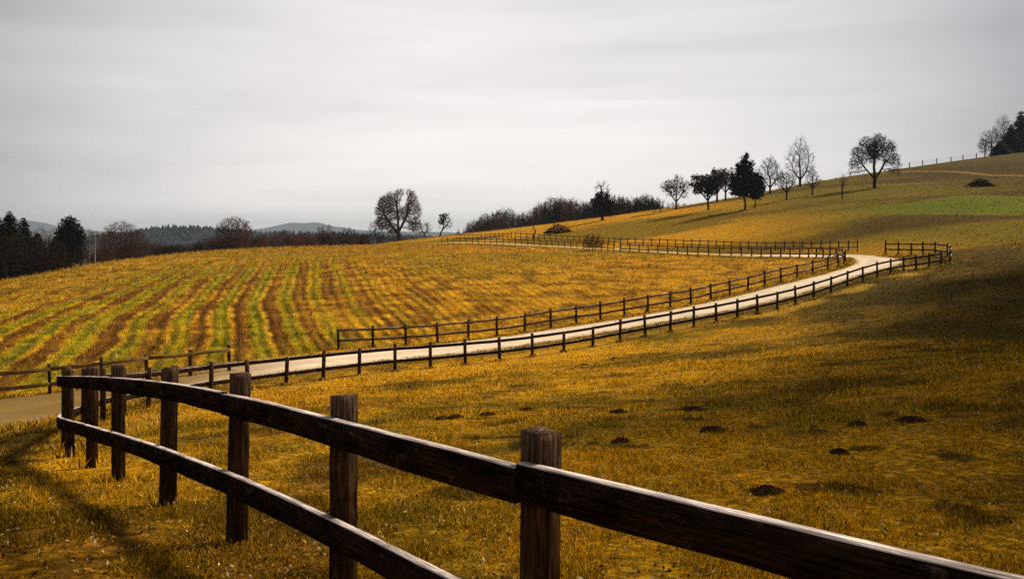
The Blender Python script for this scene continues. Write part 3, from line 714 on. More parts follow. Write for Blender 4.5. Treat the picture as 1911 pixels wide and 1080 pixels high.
T, Cw, _ = bare_tree_mesh(E_(s, [(0, 22, 14, 11), (-8, 14, 8, 8)]), [[(0, 0, -0.3), (0, 0, 1), (-0.2, 0, 1.8)], (2, (0.4, 0, 2.6), (0.8, 0, 3.4)), (2, (-0.7, 0, 2.4), (-1.1, 0, 3.2))], 230, 0.34, 0.03, 0.2, 3, 0.8, 0.022, seed=3)
place_tree('small_tree', 'small bare tree with open crown just right of the great oak', 'tree', (x, y, z), T, Cw, cmat='twig_dark')
x, y, z, s = spot(826, 440, 245)
T, Cw, Lf = bare_tree_mesh(E_(s, [(4, 30, 14, 13), (2, 20, 10, 10), (10, 24, 10, 10)]), [[(-0.9, 0, -0.3), (-0.5, 0, 1), (0.1, 0, 2.2)], (2, (0.4, 0, 3.4), (0.4, 0, 4.6)), (2, (1.2, 0, 3.0), (1.5, 0, 4.0))], 330, 0.33, 0.028, 0.22, 3, 0.7, 0.02, seed=4, leaf=200, leaf_size=0.35, leaf_env=E_(s, [(2, 36, 9, 7), (-1, 28, 7, 7)]))
place_tree('fruit_tree', 'leaning bare fruit tree with a dark tuft at the top, left end of the hill', 'tree', (x, y, z), T, Cw, Lf, cmat='twig_dark')

# ivy covered pair on the crest
x, y, z, s = spot(1124, 411)
env = E_(s, [(0, 56, 17, 20), (-8, 50, 9, 16), (10, 50, 10, 15)])
tr = [[(0, 0, -0.4), (0, 0, 1.5), (0.1, 0, 3), (0, 0, 4.5)], (3, (-0.2, 0, 6), (-0.3, 0, 7.5)), (2, (0.7, 0, 4.2), (1.1, 0, 6))]
T, Cw, Lf = bare_tree_mesh(env, tr, 420, 0.36, 0.022, 0.3, 2, 0.7, 0.016, seed=5, leaf=2600, leaf_size=0.30, leaf_env=E_(s, [(-2, 30, 17, 22), (8, 26, 15, 18), (-6, 42, 9, 10), (7, 44, 8, 9), (-17, 34, 6, 8), (18, 30, 6, 9), (-15, 18, 6, 7), (14, 12, 7, 6)]), bias=(0, 0, 0.25))
place_tree('ivy_tree', 'dark ivy-wrapped tree with bare pale top, alone before the wood on the crest', 'tree', (x, y, z), T, Cw, Lf)

def fruit_tree(px, by, h, w, seed, label, dark=0, d=None, lean=0.0, na=420, drp=0.1, cm='twig_dark', name='fruit_tree', lobes=None, cat='tree', tw=3, low=0.28, lsz=0.28):
    x, y, z, s = spot(px, by, d)
    hm, wm = h * s, w * s; na = int(na * 1.25)
    env = [(lean * hm, 0, hm * (0.5 + low / 2 + 0.02), wm / 2, wm / 2 * 0.95, hm * (0.5 - low / 2)), (lean * hm - wm * 0.16, 0.1, hm * 0.58, wm * 0.32, wm * 0.35, hm * 0.25), (lean * hm + wm * 0.18, -0.1, hm * 0.62, wm * 0.31, wm * 0.35, hm * 0.27)] if lobes is None else E_(s, lobes)
    rq = np.random.default_rng(seed * 7 + 1)
    if lobes is None:
        env = [(e_[0], e_[1], e_[2], e_[3] * 0.62, e_[4] * 0.62, e_[5] * 0.7) for e_ in env]
        for q_ in range(8):
            a_ = q_ * 0.785 + rq.uniform(-0.3, 0.3); k_ = rq.uniform(0.62, 1.02)
            env.append((lean * hm + wm * 0.42 * math.cos(a_) * k_, rq.uniform(-0.2, 0.2) * wm, hm * (0.5 + low / 2) + hm * (0.40 - low / 2) * math.sin(a_) * k_, wm * rq.uniform(0.10, 0.22), wm * 0.2, hm * rq.uniform(0.09, 0.17)))
    tz = hm * low * 0.8
    tr = [[(0, 0, -0.4), (lean * tz * 0.5, 0, tz * 0.5), (lean * tz, 0, tz)], (2, (lean * hm * 0.5 - wm * 0.10, 0, tz * 1.5), (lean * hm * 0.6 - wm * 0.18, 0, tz * 2.0)), (2, (lean * hm * 0.5 + wm * 0.12, 0.1, tz * 1.6), (lean * hm * 0.6 + wm * 0.2, 0, tz * 2.2)), (2, (lean * hm * 0.5, -0.1, tz * 1.7), (lean * hm * 0.8, 0, tz * 2.5))]
    st = max(0.17, hm / 26)
    T, Cw, Lf = bare_tree_mesh(env, tr, na, st, max(0.018, s * 0.19), max(0.08, hm * 0.028), tw, st * 2.0, max(0.012, s * 0.14), seed=seed, droop=drp, leaf=dark, leaf_size=lsz)
    return place_tree(name, label, cat, (x, y, z), T, Cw, Lf, cmat=cm, rz=0)

fruit_tree(1232, 397, 28, 22, 31, 'thin small bare tree left of the round fruit tree on the crest', na=120, tw=2)
fruit_tree(1222, 396, 24, 14, 32, 'slight bare sapling at the right end of the far wood', na=70, tw=2)
fruit_tree(1262, 391, 64, 60, 33, 'round bare fruit tree on the crest at the left end of the orchard row', na=850, dark=380)
fruit_tree(1322, 392, 72, 66, 34, 'dark twiggy fruit tree with short leaning trunk left of the dark column tree', na=820, dark=2100, lean=-0.06, drp=0.3, low=0.3)
fruit_tree(1338, 378, 70, 48, 35, 'slender bare tree behind the dark twiggy fruit tree', na=620, d=196, dark=420)
fruit_tree(1354, 374, 64, 52, 36, 'dense bare tree close left of the dark column tree', na=680, d=200, dark=900)
# dark column tree with ivy
x, y, z, s = spot(1390, 391)
env = E_(s, [(0, 60, 26, 42), (0, 90, 15, 18), (0, 50, 28, 24)])
tr = [[(0, 0, -0.4), (0.1, 0, 1.2), (-0.2, 0, 2.4), (0, 0, 4), (0, 0, 6), (0.1, 0, 8)]]
T, Cw, Lf = bare_tree_mesh(env, tr, 500, 0.34, 0.02, 0.2, 2, 0.6, 0.015, seed=41, leaf=4600, leaf_size=0.30, leaf_env=E_(s, [(-2, 48, 21, 24), (0, 70, 16, 20), (0, 90, 8, 12), (-8, 36, 17, 13), (-19, 60, 8, 9), (18, 62, 8, 10), (-13, 80, 7, 8), (12, 84, 6, 8), (-24, 44, 7, 8), (3, 100, 5, 6), (22, 44, 7, 8), (-20, 30, 8, 6)]))
place_tree('column_tree', 'tall dense dark tree of narrow pointed shape in the middle of the orchard row', 'tree', (x, y, z), T, Cw, Lf, lmat='needle', cmat='twig_dark')
x, y, z, s = spot(1412, 388)
T, Cw, Lf = bare_tree_mesh(E_(s, [(0, 40, 18, 26)]), [[(-0.4, 0, -0.4), (-0.2, 0, 1.4), (0, 0, 3)]], 200, 0.32, 0.02, 0.12, 2, 0.5, 0.014, seed=42, leaf=2300, leaf_size=0.26, leaf_env=E_(s, [(0, 38, 17, 24), (2, 52, 11, 14), (-4, 26, 12, 10)]))
place_tree('ivy_tree', 'shorter dense dark tree leaning against the right side of the column tree', 'tree', (x, y, z), T, Cw, Lf, lmat='needle', cmat='twig_dark')
fruit_tree(1437, 362, 72, 52, 43, 'bare pointed tree right behind the dense dark pair', na=1100, d=200, drp=0.0, lobes=[(0, 42, 19, 26), (2, 60, 9, 14), (-15, 38, 12, 16), (15, 34, 13, 15), (-20, 28, 7, 8), (12, 52, 8, 8)], tw=4, low=0.2)
fruit_tree(1468, 373, 56, 50, 44, 'low spreading bare fruit tree with forked trunk, left below the tall oval tree', na=560, lean=0.0, tw=4)
fruit_tree(1493, 348, 94, 60, 45, 'tall oval bare tree with straight trunk on the skyline', na=1700, d=212, drp=0.05, tw=4, lobes=[(0, 52, 20, 30), (0, 80, 11, 14), (-10, 72, 10, 12), (11, 70, 10, 12), (-19, 56, 10, 12), (20, 54, 10, 13), (-22, 38, 9, 12), (21, 36, 9, 12), (0, 30, 18, 10), (3, 88, 6, 8)], low=0.18, cm='twig_dark')
fruit_tree(1516, 364, 52, 32, 46, 'small pointed bare tree in front of the right side of the tall oval tree', na=460, tw=4, lobes=[(0, 30, 13, 18), (-2, 44, 7, 10), (-11, 24, 6, 9), (10, 26, 7, 9)])
fruit_tree(1572, 370, 50, 16, 47, 'thin bare sapling between the tall oval tree and the spreading tree', na=60, tw=2, low=0.4)
# spreading pear on the hillside
x, y, z, s = spot(1632, 351)
env = E_(s, [(-30, 66, 14, 15), (-16, 84, 14, 14), (6, 90, 15, 13), (26, 76, 15, 15), (38, 54, 11, 15), (46, 38, 7, 12), (-38, 46, 10, 12), (-44, 32, 6, 10), (34, 34, 9, 8), (-30, 34, 9, 7), (0, 66, 18, 18, 14), (0, 70, 18, 18, -14), (16, 92, 9, 9), (-26, 50, 12, 10), (26, 52, 12, 12), (-4, 74, 12, 16)])
tr = [[(0, 0, -0.5), (0, 0, 0.9), (0.05, 0, 2.0)], (2, (-0.7, 0, 2.7), (-1.5, 0.1, 3.6), (-2.3, 0.1, 4.6)), (2, (0.1, 0.2, 3.0), (0.0, 0.3, 4.4), (0.1, 0.2, 6)), (2, (0.8, 0, 2.8), (1.5, 0, 4), (2.2, 0, 5.4)), (1, (0.5, 0.4, 1.8), (1.2, 0.8, 3))]
T, Cw, Lf = bare_tree_mesh(env, tr, 2300, 0.3, 0.028, 0.36, 4, 0.75, 0.020, seed=51, droop=0.5, leaf=1500, leaf_size=0.20, thr=0.25)
place_tree('pear_tree', 'broad spreading tree with rounded drooping crown standing alone on the hillside', 'tree', (x, y, z), T, Cw, Lf, cmat='twig_dark')

# added row of unseen trees right of the view, placed to shade the meadow
shade = []
targets = [(10, 8), (9, 14), (12, 20), (17, 29), (24, 40), (33, 55), (14, 12), (19, 22), (26, 34), (36, 48), (48, 66), (17, 3)]
names_ = ['rearmost in the near line', 'second in the near line', 'third in the near line', 'fourth in the near line', 'fifth in the near line', 'foremost in the near line', 'rearmost in the back line', 'second in the back line', 'third in the back line', 'fourth in the back line', 'foremost in the back line', 'standing alone behind the row']
for i, (ax_, ay_) in enumerate(targets):
    tx, ty = ax_ + 15.2, ay_ + 9.5; z = gz(tx, ty)
    if i < 2:
        T, Cw, Lf = bare_tree_mesh([(0, 0, 13, 6, 6, 6.5), (2.5, 0, 10.5, 4.5, 4.5, 4.5), (-2.5, 0.5, 11, 4.5, 4.5, 5)], [[(0, 0, -0.4), (0, 0, 2), (0.1, 0, 4.6)], (2, (-0.8, 0, 7), (-1.4, 0, 9)), (2, (0.8, 0.2, 7), (1.5, 0.2, 9.5))], 1300, 0.6, 0.03, 0.4, 3, 1.2, 0.022, seed=70 + i, leaf=2600, leaf_size=0.42)
        shade.append(place_tree('shade_tree', 'tall unseen tree added right of the view for shade, ' + names_[i], 'tree', (tx, ty, z), T, Cw, Lf))
    else:
        c_ = copy_tree(shade[i % 2]); c_.location = (tx, ty, z); c_.scale = (1, 1, 1); c_.rotation_euler = (0, 0, i * 1.3); c_['label'] = 'tall unseen tree added right of the view for shade, ' + names_[i]

# wood at the upper right corner
for i, (px, d, top, w, kind, lab) in enumerate([(1850, 262, 240, 40, 'b', 'bare grey tree at the left end of the wood in the upper right'), (1872, 268, 215, 36, 'b', 'tall thin-topped bare tree in the upper right wood'),
      (1838, 268, 258, 26, 'b', 'lowest bare bushy tree at the outer left of the upper right wood'), (1886, 262, 232, 34, 's', 'shorter dark conifer in the upper right wood'), (1906, 266, 205, 44, 's', 'tallest dark conifer at the right edge of the photo'),
      (1868, 258, 262, 34, 's', 'small dark conifer under the bare trees in the upper right'), (1940, 270, 196, 48, 's', 'dark conifer just past the right edge of the view'), (1975, 275, 190, 50, 's', 'dark conifer farther past the right edge of the view')]):
    x = (px - CX) / F * d; z = gz(x, d); hm = (HY - top) / F * d - z; wm = w * d / F
    if kind == 's':
        T, Cw = spruce_mesh(hm, wm * 1.3, seed=60 + i, n_wh=34, taper=0.75, base=0.0, blunt=0.4, per=20)
        place_tree('spruce_tree', lab, 'tree', (x, d, z), T, Cw, cmat='needle')
    else:
        T, Cw, Lf = bare_tree_mesh([(0, 0, hm * .6, wm / 2, wm / 2, hm * .38), (wm * .1, 0, hm * .8, wm * .3, wm * .3, hm * .2)], [[(0, 0, -0.3), (0, 0, hm * .15), (0.1, 0, hm * .3), (0, 0, hm * .5)]], 600, 0.4, 0.03, 0.2, 3, 0.9, 0.022, seed=60 + i, bias=(0, 0, 0.3))
        place_tree('bare_tree', lab, 'tree', (x, d, z), T, Cw)

# prototypes for the woods
def proto_spruce(seed, w=0.42, **k): return spruce_mesh(10.0, 10 * w, seed=seed, n_wh=24, per=10, **k)
def add_copy(proto, loc, sx, sz, rz, label, group):
    c = copy_tree(proto); c.location = loc; c.scale = (sx, sx, sz); c.rotation_euler = (0, 0, rz)
    c['label'] = label; c['group'] = group
    return c
sp_protos, ba_protos, th_protos = [], [], []
M['twig_grey'] = simple_noise_mat('grey_twigs', (0.045, 0.036, 0.034), (0.10, 0.08, 0.072), 0.7, 0.95, 0.05)
TW3 = ('twig', 'twig_red', 'twig_grey')
for k in range(3):
    T, Cw = proto_spruce(80 + k, w=0.38 + 0.06 * k, base=0.05, taper=0.85, blunt=0.15)
    sp_protos.append(place_tree('spruce_tree', 'dark spruce in the far wood behind the crest', 'tree', (0, 0, 0), T, Cw, cmat='needle'))
    T, Cw, Lf = bare_tree_mesh([(0, 0, 6.0, 2.6, 2.6, 3.9), (0.5, 0, 5, 2.4, 2.2, 3)], [[(0, 0, -0.3), (0, 0, 1.5), (0.1, 0, 3)]], 520, 0.42, 0.03, 0.17, 4, 1.0, 0.026, seed=90 + k, bias=(0, 0, 0.15))
    ba_protos.append(place_tree('bare_tree', 'brown bare tree in the far wood behind the crest', 'tree', (0, 0, 0), T, Cw, cmat=TW3[k]))
    T, Cw, Lf = bare_tree_mesh([(0, 0, 2.2, 2.4, 2.2, 2.2), (1.0, 0, 1.6, 1.8, 1.8, 1.6)], [[(0, 0, -0.3), (0, 0, 0.5)]], 420, 0.3, 0.022, 0.12, 4, 0.8, 0.022, seed=100 + k)
    th_protos.append(place_tree('shrub', 'bare brown shrub in the thicket behind the field', 'shrub', (0, 0, 0), T, Cw, cmat=('twig_red', 'twig_grey', 'twig_dark')[k], crown_name='branches'))
protos_used = set()
def put(protos, k, loc, sx, sz, rz, label, group):
    p = protos[k]
    if p.name not in protos_used:
        protos_used.add(p.name); p.location = loc; p.scale = (sx, sx, sz); p.rotation_euler = (0, 0, rz); p['label'] = label; p['group'] = group
        return p
    return add_copy(p, loc, sx, sz, rz, label, group)
rs = np.random.default_rng(11)
prof = np.array([(850, 432), (862, 424), (878, 416), (890, 410), (905, 400), (930, 392), (945, 390), (960, 398), (985, 396), (1000, 388), (1020, 375), (1050, 370), (1080, 378), (1100, 370), (1150, 363), (1180, 368), (1215, 364), (1235, 374), (1256, 382), (1285, 380)])
crest = np.array([(750, 446, 255), (850, 437, 235), (960, 425, 225), (1080, 410, 218), (1180, 398, 215), (1280, 385, 215), (1400, 364, 220)])
def where(px): return 'left of the branch heap' if px < 1000 else ('between the branch heap and the ivy tree' if px < 1124 else 'right of the ivy tree')
def hwhere(px): return 'left of the large bush' if px < 437 else ('between the large bush and the great oak' if px < 720 else 'right of the great oak')
for row, n in ((0, 54), (1, 48), (2, 40)):
    for i in range(n):
        px = 856 + (1284 - 856) * (i + rs.uniform(-0.3, 0.3)) / (n - 1); d = np.interp(px, crest[:, 0], crest[:, 2]) * (1.20, 1.34, 1.27)[row] * rs.uniform(0.97, 1.03)
        x = (px - CX) / F * d; z = gz(x, d); top = np.interp(px, prof[:, 0], prof[:, 1]) + rs.uniform(-5, (12, 4, 9)[row])
        hm = (HY - top) / F * d - z
        if hm < 2.0: continue
        broad = (px < 1000 and rs.random() < 0.4) or (1000 < px < 1090 and rs.random() < 0.45) or (rs.random() < 0.1)
        if broad:
            put(ba_protos, rs.integers(3), (x, d, z), max(0.7, hm / 10), hm / 10, rs.uniform(0, 6), 'brown bare broadleaf tree in the far wood ' + where(px), 'trees of the far wood behind the crest')
        else:
            put(sp_protos, rs.integers(3), (x, d, z), max(0.6, hm / 10 * rs.uniform(0.9, 1.3)), hm / 10, rs.uniform(0, 6), 'dark pointed spruce in the far wood ' + where(px), 'trees of the far wood behind the crest')

for i in range(46):
    px = 1085 + 172 * (i + rs.uniform(-0.3, 0.3)) / 45; d = np.interp(px, crest[:, 0], crest[:, 2]) * rs.uniform(1.15, 1.4)
    x = (px - CX) / F * d; z = gz(x, d); top = np.interp(px, prof[:, 0], prof[:, 1]) + rs.uniform(-2, 9); hm = (HY - top) / F * d - z
    if hm > 2: put(sp_protos, rs.integers(3), (x, d, z), max(0.7, hm / 10 * rs.uniform(1.1, 1.6)), hm / 10, rs.uniform(0, 6), 'dark pointed spruce in the far wood ' + where(px), 'trees of the far wood behind the crest')

# left edge of the field: dark conifers, brown trees, birches
def left_spruce(px, top, base, w, seed, label, d=None, blunt=0.2, taper=0.8):
    x, y, z, s = spot(px, base, d); hm = (HY - top) / F * y - z
    T, Cw = spruce_mesh(hm, w * s * 1.15, seed=seed, n_wh=46, base=0.0, per=24, blunt=0.35, taper=0.7)
    place_tree('conifer_tree', label, 'tree', (x, y, z), T, Cw, cmat='needle')
left_spruce(18, 392, 524, 66, 120, 'dark pointed conifer at the left edge of the field', d=116)
left_spruce(44, 404, 518, 54, 121, 'dark conifer just right of the pointed one at the left edge', d=118)
left_spruce(-6, 398, 528, 60, 122, 'dark conifer cut off by the left border of the view', d=117)
left_spruce(-50, 380, 528, 80, 123, 'dark conifer outside the left border of the view', d=120)
left_spruce(-110, 385, 535, 90, 125, 'broad dark conifer farther outside the left border', d=118)
x, y, z, s = spot(131, 499, 121)
T, Cw, Lf = bare_tree_mesh(E_(s, [(0, 60, 24, 36)]), [[(0, 0, -0.4), (0, 0, 2), (0, 0, 5)]], 200, 0.3, 0.02, 0.2, 2, 0.5, 0.015, seed=124, leaf=7500, leaf_size=0.17, leaf_env=E_(s, [(0, 46, 27, 34), (0, 70, 24, 24), (-2, 86, 14, 12), (-14, 58, 15, 15), (14, 60, 15, 17), (0, 22, 24, 20)]))
place_tree('pine_tree', 'round-topped dark evergreen standing above the brown trees on the left', 'tree', (x, y, z), T, Cw, Lf, lmat='needle', cmat='twig_dark')
def brush(px, top, base, w, seed, label, d=None, na=700, name='bare_tree', cat='tree', cm='twig', group=None, low=0.12, tw=4):
    x, y, z, s = spot(px, base, d); hm = (HY - top) / F * y - z; wm = w * s
    env = [(0, 0, hm * .55, wm / 2, wm / 2.2, hm * .44), (-wm * .18, 0, hm * .4, wm * .34, wm * .3, hm * .34), (wm * .2, 0, hm * .42, wm * .32, wm * .3, hm * .36)]
    T, Cw, Lf = bare_tree_mesh(env, [[(0, 0, -0.3), (0, 0, hm * low)], (1, (-wm * .1, 0, hm * low * 1.8)), (1, (wm * .1, 0, hm * low * 1.8))], na, max(0.16, hm / 24), max(0.012, s * .15), hm * .02, tw, hm / 12, max(0.01, s * .13), seed=seed, bias=(0, 0, 0.12))
    place_tree(name, label, cat, (x, y, z), T, Cw, cmat=cm, group=group)
brush(74, 420, 512, 42, 131, 'brown bare tree between the pointed conifers and the round evergreen', d=121)
brush(98, 424, 508, 36, 132, 'lower brown bare tree close left of the round evergreen', d=120)
brush(60, 440, 514, 50, 133, 'dark brown bushy tree at the foot of the left conifers', d=115, cm='twig_dark')
brush(20, 436, 520, 70, 161, 'dark bushy bare tree in front of the left conifers', d=113, cm='twig_dark', na=900, low=0.05)
brush(100, 446, 508, 60, 162, 'dark tangled bare tree in front of the round evergreen, left of it', d=117, cm='twig_dark', na=900, low=0.05)
brush(152, 440, 496, 34, 163, 'narrow brown bare tree between the round evergreen and the birches', d=126, na=500)
left_spruce(70, 432, 514, 44, 164, 'small dark conifer under the brown bare trees on the left', d=124)
left_spruce(104, 440, 508, 40, 165, 'small dark conifer close left of the round evergreen', d=125)
brush(150, 462, 499, 40, 134, 'dark bramble shrub at the foot of the round evergreen', d=119, name='shrub', cat='shrub', cm='twig_dark')
brush(108, 470, 505, 50, 135, 'dark low shrub below the brown trees on the left', d=116, name='shrub', cat='shrub', cm='twig_dark')
for k, (px, top, label) in enumerate([(166, 424, 'left of two pale-barked birches at the corner of the field'), (177, 427, 'right of two pale-barked birches at the corner of the field')]):
    x, y, z, s = spot(px, 488, 127); hm = (HY - top) / F * y - z
    T, Cw, Lf = bare_tree_mesh([(0, 0, hm * .72, 0.9, 0.9, hm * .3)], [[(0, 0, -0.3), (0.05, 0, hm * .2), (0, 0, hm * .4), (0.05, 0, hm * .6), (0.0, 0, hm * .8)]], 160, 0.25, 0.014, 0.075, 3, 0.5, 0.012, seed=140 + k, thr=0.5)
    place_tree('birch_tree', label, 'tree', (x, y, z), T, Cw, tmat='birch')
brush(226, 412, 490, 74, 136, 'broad brown bare tree with rounded crown right of the birches', d=142, na=2400, tw=6)
brush(200, 428, 490, 40, 137, 'low brown bare tree between the birches and the broad brown tree', d=138)
brush(256, 428, 490, 44, 138, 'brown bushy tree on the right flank of the broad brown tree', d=145)
brush(437, 403, 470, 70, 139, 'big twiggy bare bush standing above the hedge behind the field', d=163, na=2000, tw=6, name='large_bush', cat='bush')
brush(610, 417, 460, 32, 141, 'bare tree rising from the hedge, left of the pair behind the field', d=205, na=360)
brush(598, 422, 460, 26, 143, 'slim bare tree at the left of the hedge pair behind the field', d=208, na=260)
brush(650, 424, 460, 36, 142, 'dark bare bush rising from the hedge left of the great oak', d=210, na=420, cm='twig_dark')
rs = np.random.default_rng(12)
top_p = np.array([(185, 462), (260, 450), (300, 452), (350, 456), (380, 444), (405, 440), (470, 440), (490, 432), (560, 434), (620, 432), (690, 434), (720, 440), (800, 440), (850, 436)])
for row in (0, 1):
    for px in np.arange(180, 690 if row else 850, 15.0 if row else 17.0):
        px = px + rs.uniform(-5, 5); ci = np.array([(0, 104), (170, 130), (300, 145), (450, 155), (620, 190), (750, 255), (850, 240)]); d = np.interp(px, ci[:, 0], ci[:, 1]) * (1.09 if row == 0 else 1.16)
        x = (px - CX) / F * d; z = gz(x, d); top = np.interp(px, top_p[:, 0], top_p[:, 1]) + rs.uniform(-3, 5) + (3 if row == 0 else 0); hm = (HY - top) / F * d - z
        if hm < 0.8: continue
        put(th_protos, rs.integers(3), (x, d, z - 0.1), max(0.45, min(1.4, hm / 4.4)), hm / 4.4, rs.uniform(0, 6), 'bare brown shrub in the field hedge, ' + hwhere(px), 'shrubs of the hedge behind the field')

# brush heaps, snags and the bush by the far lane
def heap(px, by, w, h, seed, label, d=None, mats_=('twig_dark',), n=1300):
    x, y, z, s = spot(px, by, d); rs = np.random.default_rng(seed); W_, H_ = w * s, h * s
    u = rs.uniform(-1, 1, n); v_ = rs.uniform(-1, 1, n); hh = H_ * np.clip(1 - np.abs(u) ** 1.5, 0, 1) * np.clip(1 - v_ ** 2, 0, 1) * rs.random(n)
    c = np.c_[u * W_ / 2, v_ * W_ / 4, hh]; dr = rs.normal(size=(n, 3)); dr[:, 2] *= 0.35; dr /= np.linalg.norm(dr, axis=1)[:, None]
    ln = rs.uniform(0.15, 0.5, n)[:, None] * W_ * 0.16
    V, Fq = tubes(c - dr * ln, c + dr * ln, rs.uniform(0.015, 0.05, n), rs.uniform(0.01, 0.03, n), 3)
    o = mesh_obj('brush_heap', V, Fq, M['twig_dark'], loc=(x, y, z)); tag(o, label, 'brush heap')
    return (x, y, z, s)
hx = heap(1043, 435, 54, 20, 151, 'dark heap of cut branches lying on the slope above the far lane')
heap(1829, 348, 50, 17, 152, 'dark heap of cut branches high on the hillside at the right')
def stick(name, px, by, segs, label, cat, mat='bark', d=None):
    x, y, z, s = spot(px, by, d); p = np.array([(a * s, 0.0, b * s) for a, b, _ in segs]); r_ = np.array([q * s for *_, q in segs])
    V, Fq = tubes(p[:-1], p[1:], r_[:-1], r_[1:], 6)
    o = mesh_obj(name, V, Fq, M[mat], loc=(x, y, z)); tag(o, label, cat)
stick('dead_snag', 996, 446, [(0, -2, 1.6), (0.5, 8, 1.5), (3, 14, 1.3), (1, 19, 1.2), (-1, 23, .9), (-1, 28, 0.4)], 'crooked dead snag by the fence left of the branch heap', 'snag')
stick('dead_stump', 1034, 425, [(1, -2, 1.3), (0, 6, 1.2), (-2, 12, 1.0), (-2.5, 15, .5)], 'short dark dead stem sticking up behind the branch heap', 'snag')
stick('dead_branch', 1060, 425, [(4, -2, .8), (0, 5, .7), (-3, 11, .5), (-4, 14, .3)], 'pale leaning dead branch at the right side of the branch heap', 'branch', 'cutwood')
stick('cut_log', 1836, 341, [(-5, 1, 3.0), (0, 4, 3.2), (4, 7, 2.6)], 'pale sawn log end lying on the dark hillside heap', 'log', 'cutwood')
stick('cut_log', 1805, 351, [(-2, 0, 1.4), (2, 4, 1.4), (5, 1, 1.0)], 'small pale piece of wood lying left of the hillside heap', 'log', 'cutwood')
stick('marker_stone', 1809, 365, [(0, -0.5, 1.5), (0, 2.2, 1.3), (0.2, 3.4, .7)], 'small white marker stone at the top edge of the green plot', 'stone', 'stone')
brush(1104, 467, 468, 46, 153, 'rounded brown bush growing beside the far lane between its fences', na=10, name='bush', cat='bush') if False else None
x, y, z, s = spot(1106, 468.5)
T, Cw, Lf = bare_tree_mesh(E_(s, [(0, 17, 20, 16), (-8, 12, 13, 11), (10, 12, 13, 11)]), [[(0, 0, -0.2), (0, 0, 0.3)]], 520, 0.16, 0.014, 0.05, 4, 0.4, 0.014, seed=154)
M['goldtwig'] = simple_noise_mat('golden_twigs', (0.10, 0.045, 0.010), (0.24, 0.12, 0.02), 0.7, 0.95, 0.05)
place_tree('bush', 'rounded brown bush growing beside the far lane between its fences', 'bush', (x, y, z), T, Cw, cmat='goldtwig', crown_name='branches')

# ------------------------------------------------------------------ molehills
def molehill(px, by, w, h, seed, label):
    x, y, z, s = spot(px, by); rs = np.random.default_rng(seed); R = w * s / 2 * rs.uniform(0.95, 1.2); Hh = max(0.04, h * s * 0.42)
    n, m = 9, 26; V = [(0, 0, Hh)]; Fq = []; Ft = []
    for i in range(1, n + 1):
        t = i / n
        for j in range(m):
            a = 2 * math.pi * j / m; rr = R * t * (1 + 0.16 * math.sin(2 * a + seed) + 0.09 * math.sin(5 * a + 2 * seed)) * (1 + rs.normal(0, 0.035))
            V.append((rr * math.cos(a), rr * 0.85 * math.sin(a), Hh * (1 - t ** 1.4) * (1 + rs.normal(0, 0.35)) - (0.06 if i == n else 0)))
    for j in range(m): Ft.append((0, 1 + j, 1 + (j + 1) % m))
    for i in range(n - 1):
        for j in range(m): Fq.append((1 + i * m + j, 1 + (i + 1) * m + j, 1 + (i + 1) * m + (j + 1) % m, 1 + i * m + (j + 1) % m))
    # crumbs of soil around the mound
    V = np.array(V); k = 170; a = rs.uniform(0, 6.28, k); rr = R * rs.uniform(0.3, 1.5, k); cz = Hh * np.clip(1 - (rr / R) ** 1.5, 0, 1)
    c = np.c_[rr * np.cos(a), rr * np.sin(a) * .85, cz]; q, qf = leaf_quads(c + np.array([0, 0, 0.01]), R * 0.06, rs)
    o = mesh_obj('molehill', np.vstack([V, q]), [np.array(Fq), np.array(Ft), qf + len(V)], M['soil'], loc=(x, y, z + 0.015)); tag(o, label, 'molehill', 'molehills in the meadow')
for i, a in enumerate([(822, 783, 26, 8, 'small dark molehill at the left end of the row, beside a wider one'), (851, 780, 30, 9, 'flat dark molehill second from the left in the row'), (910, 775, 34, 9, 'dark molehill left of the split fence post top'),
    (985, 766, 26, 6, 'small flat molehill just above the split fence post top'), (1155, 770, 30, 7, 'flat molehill in the middle of the meadow, farther than its neighbour'), (1297, 766, 42, 11, 'wide dark molehill right of the middle, behind the larger one'),
    (1333, 805, 54, 14, 'large flat molehill in the right middle of the meadow'), (1158, 825, 38, 14, 'rounded molehill nearest below the middle of the meadow'), (1430, 919, 56, 20, 'nearest large molehill beside the foreground rail'),
    (1600, 794, 34, 10, 'small molehill in the dark right part, left of the wide one'), (1702, 785, 46, 12, 'wide molehill farthest right in the dark grass'), (1568, 846, 34, 10, 'low molehill in the dark turf below the pair at the right'),
    (1092, 681, 16, 4, 'tiny distant molehill left of another near the roadside fence'), (1147, 669, 16, 4, 'tiny distant molehill close to the roadside fence')]):
    molehill(*a[:4], 200 + i, a[4])
stick('white_stone', 177, 871, [(-4, 0.3, 1.6), (0, 1.6, 2.2), (4, 0.6, 1.2)], 'white stone at the foot of the third fence post from the corner', 'stone', 'stone')

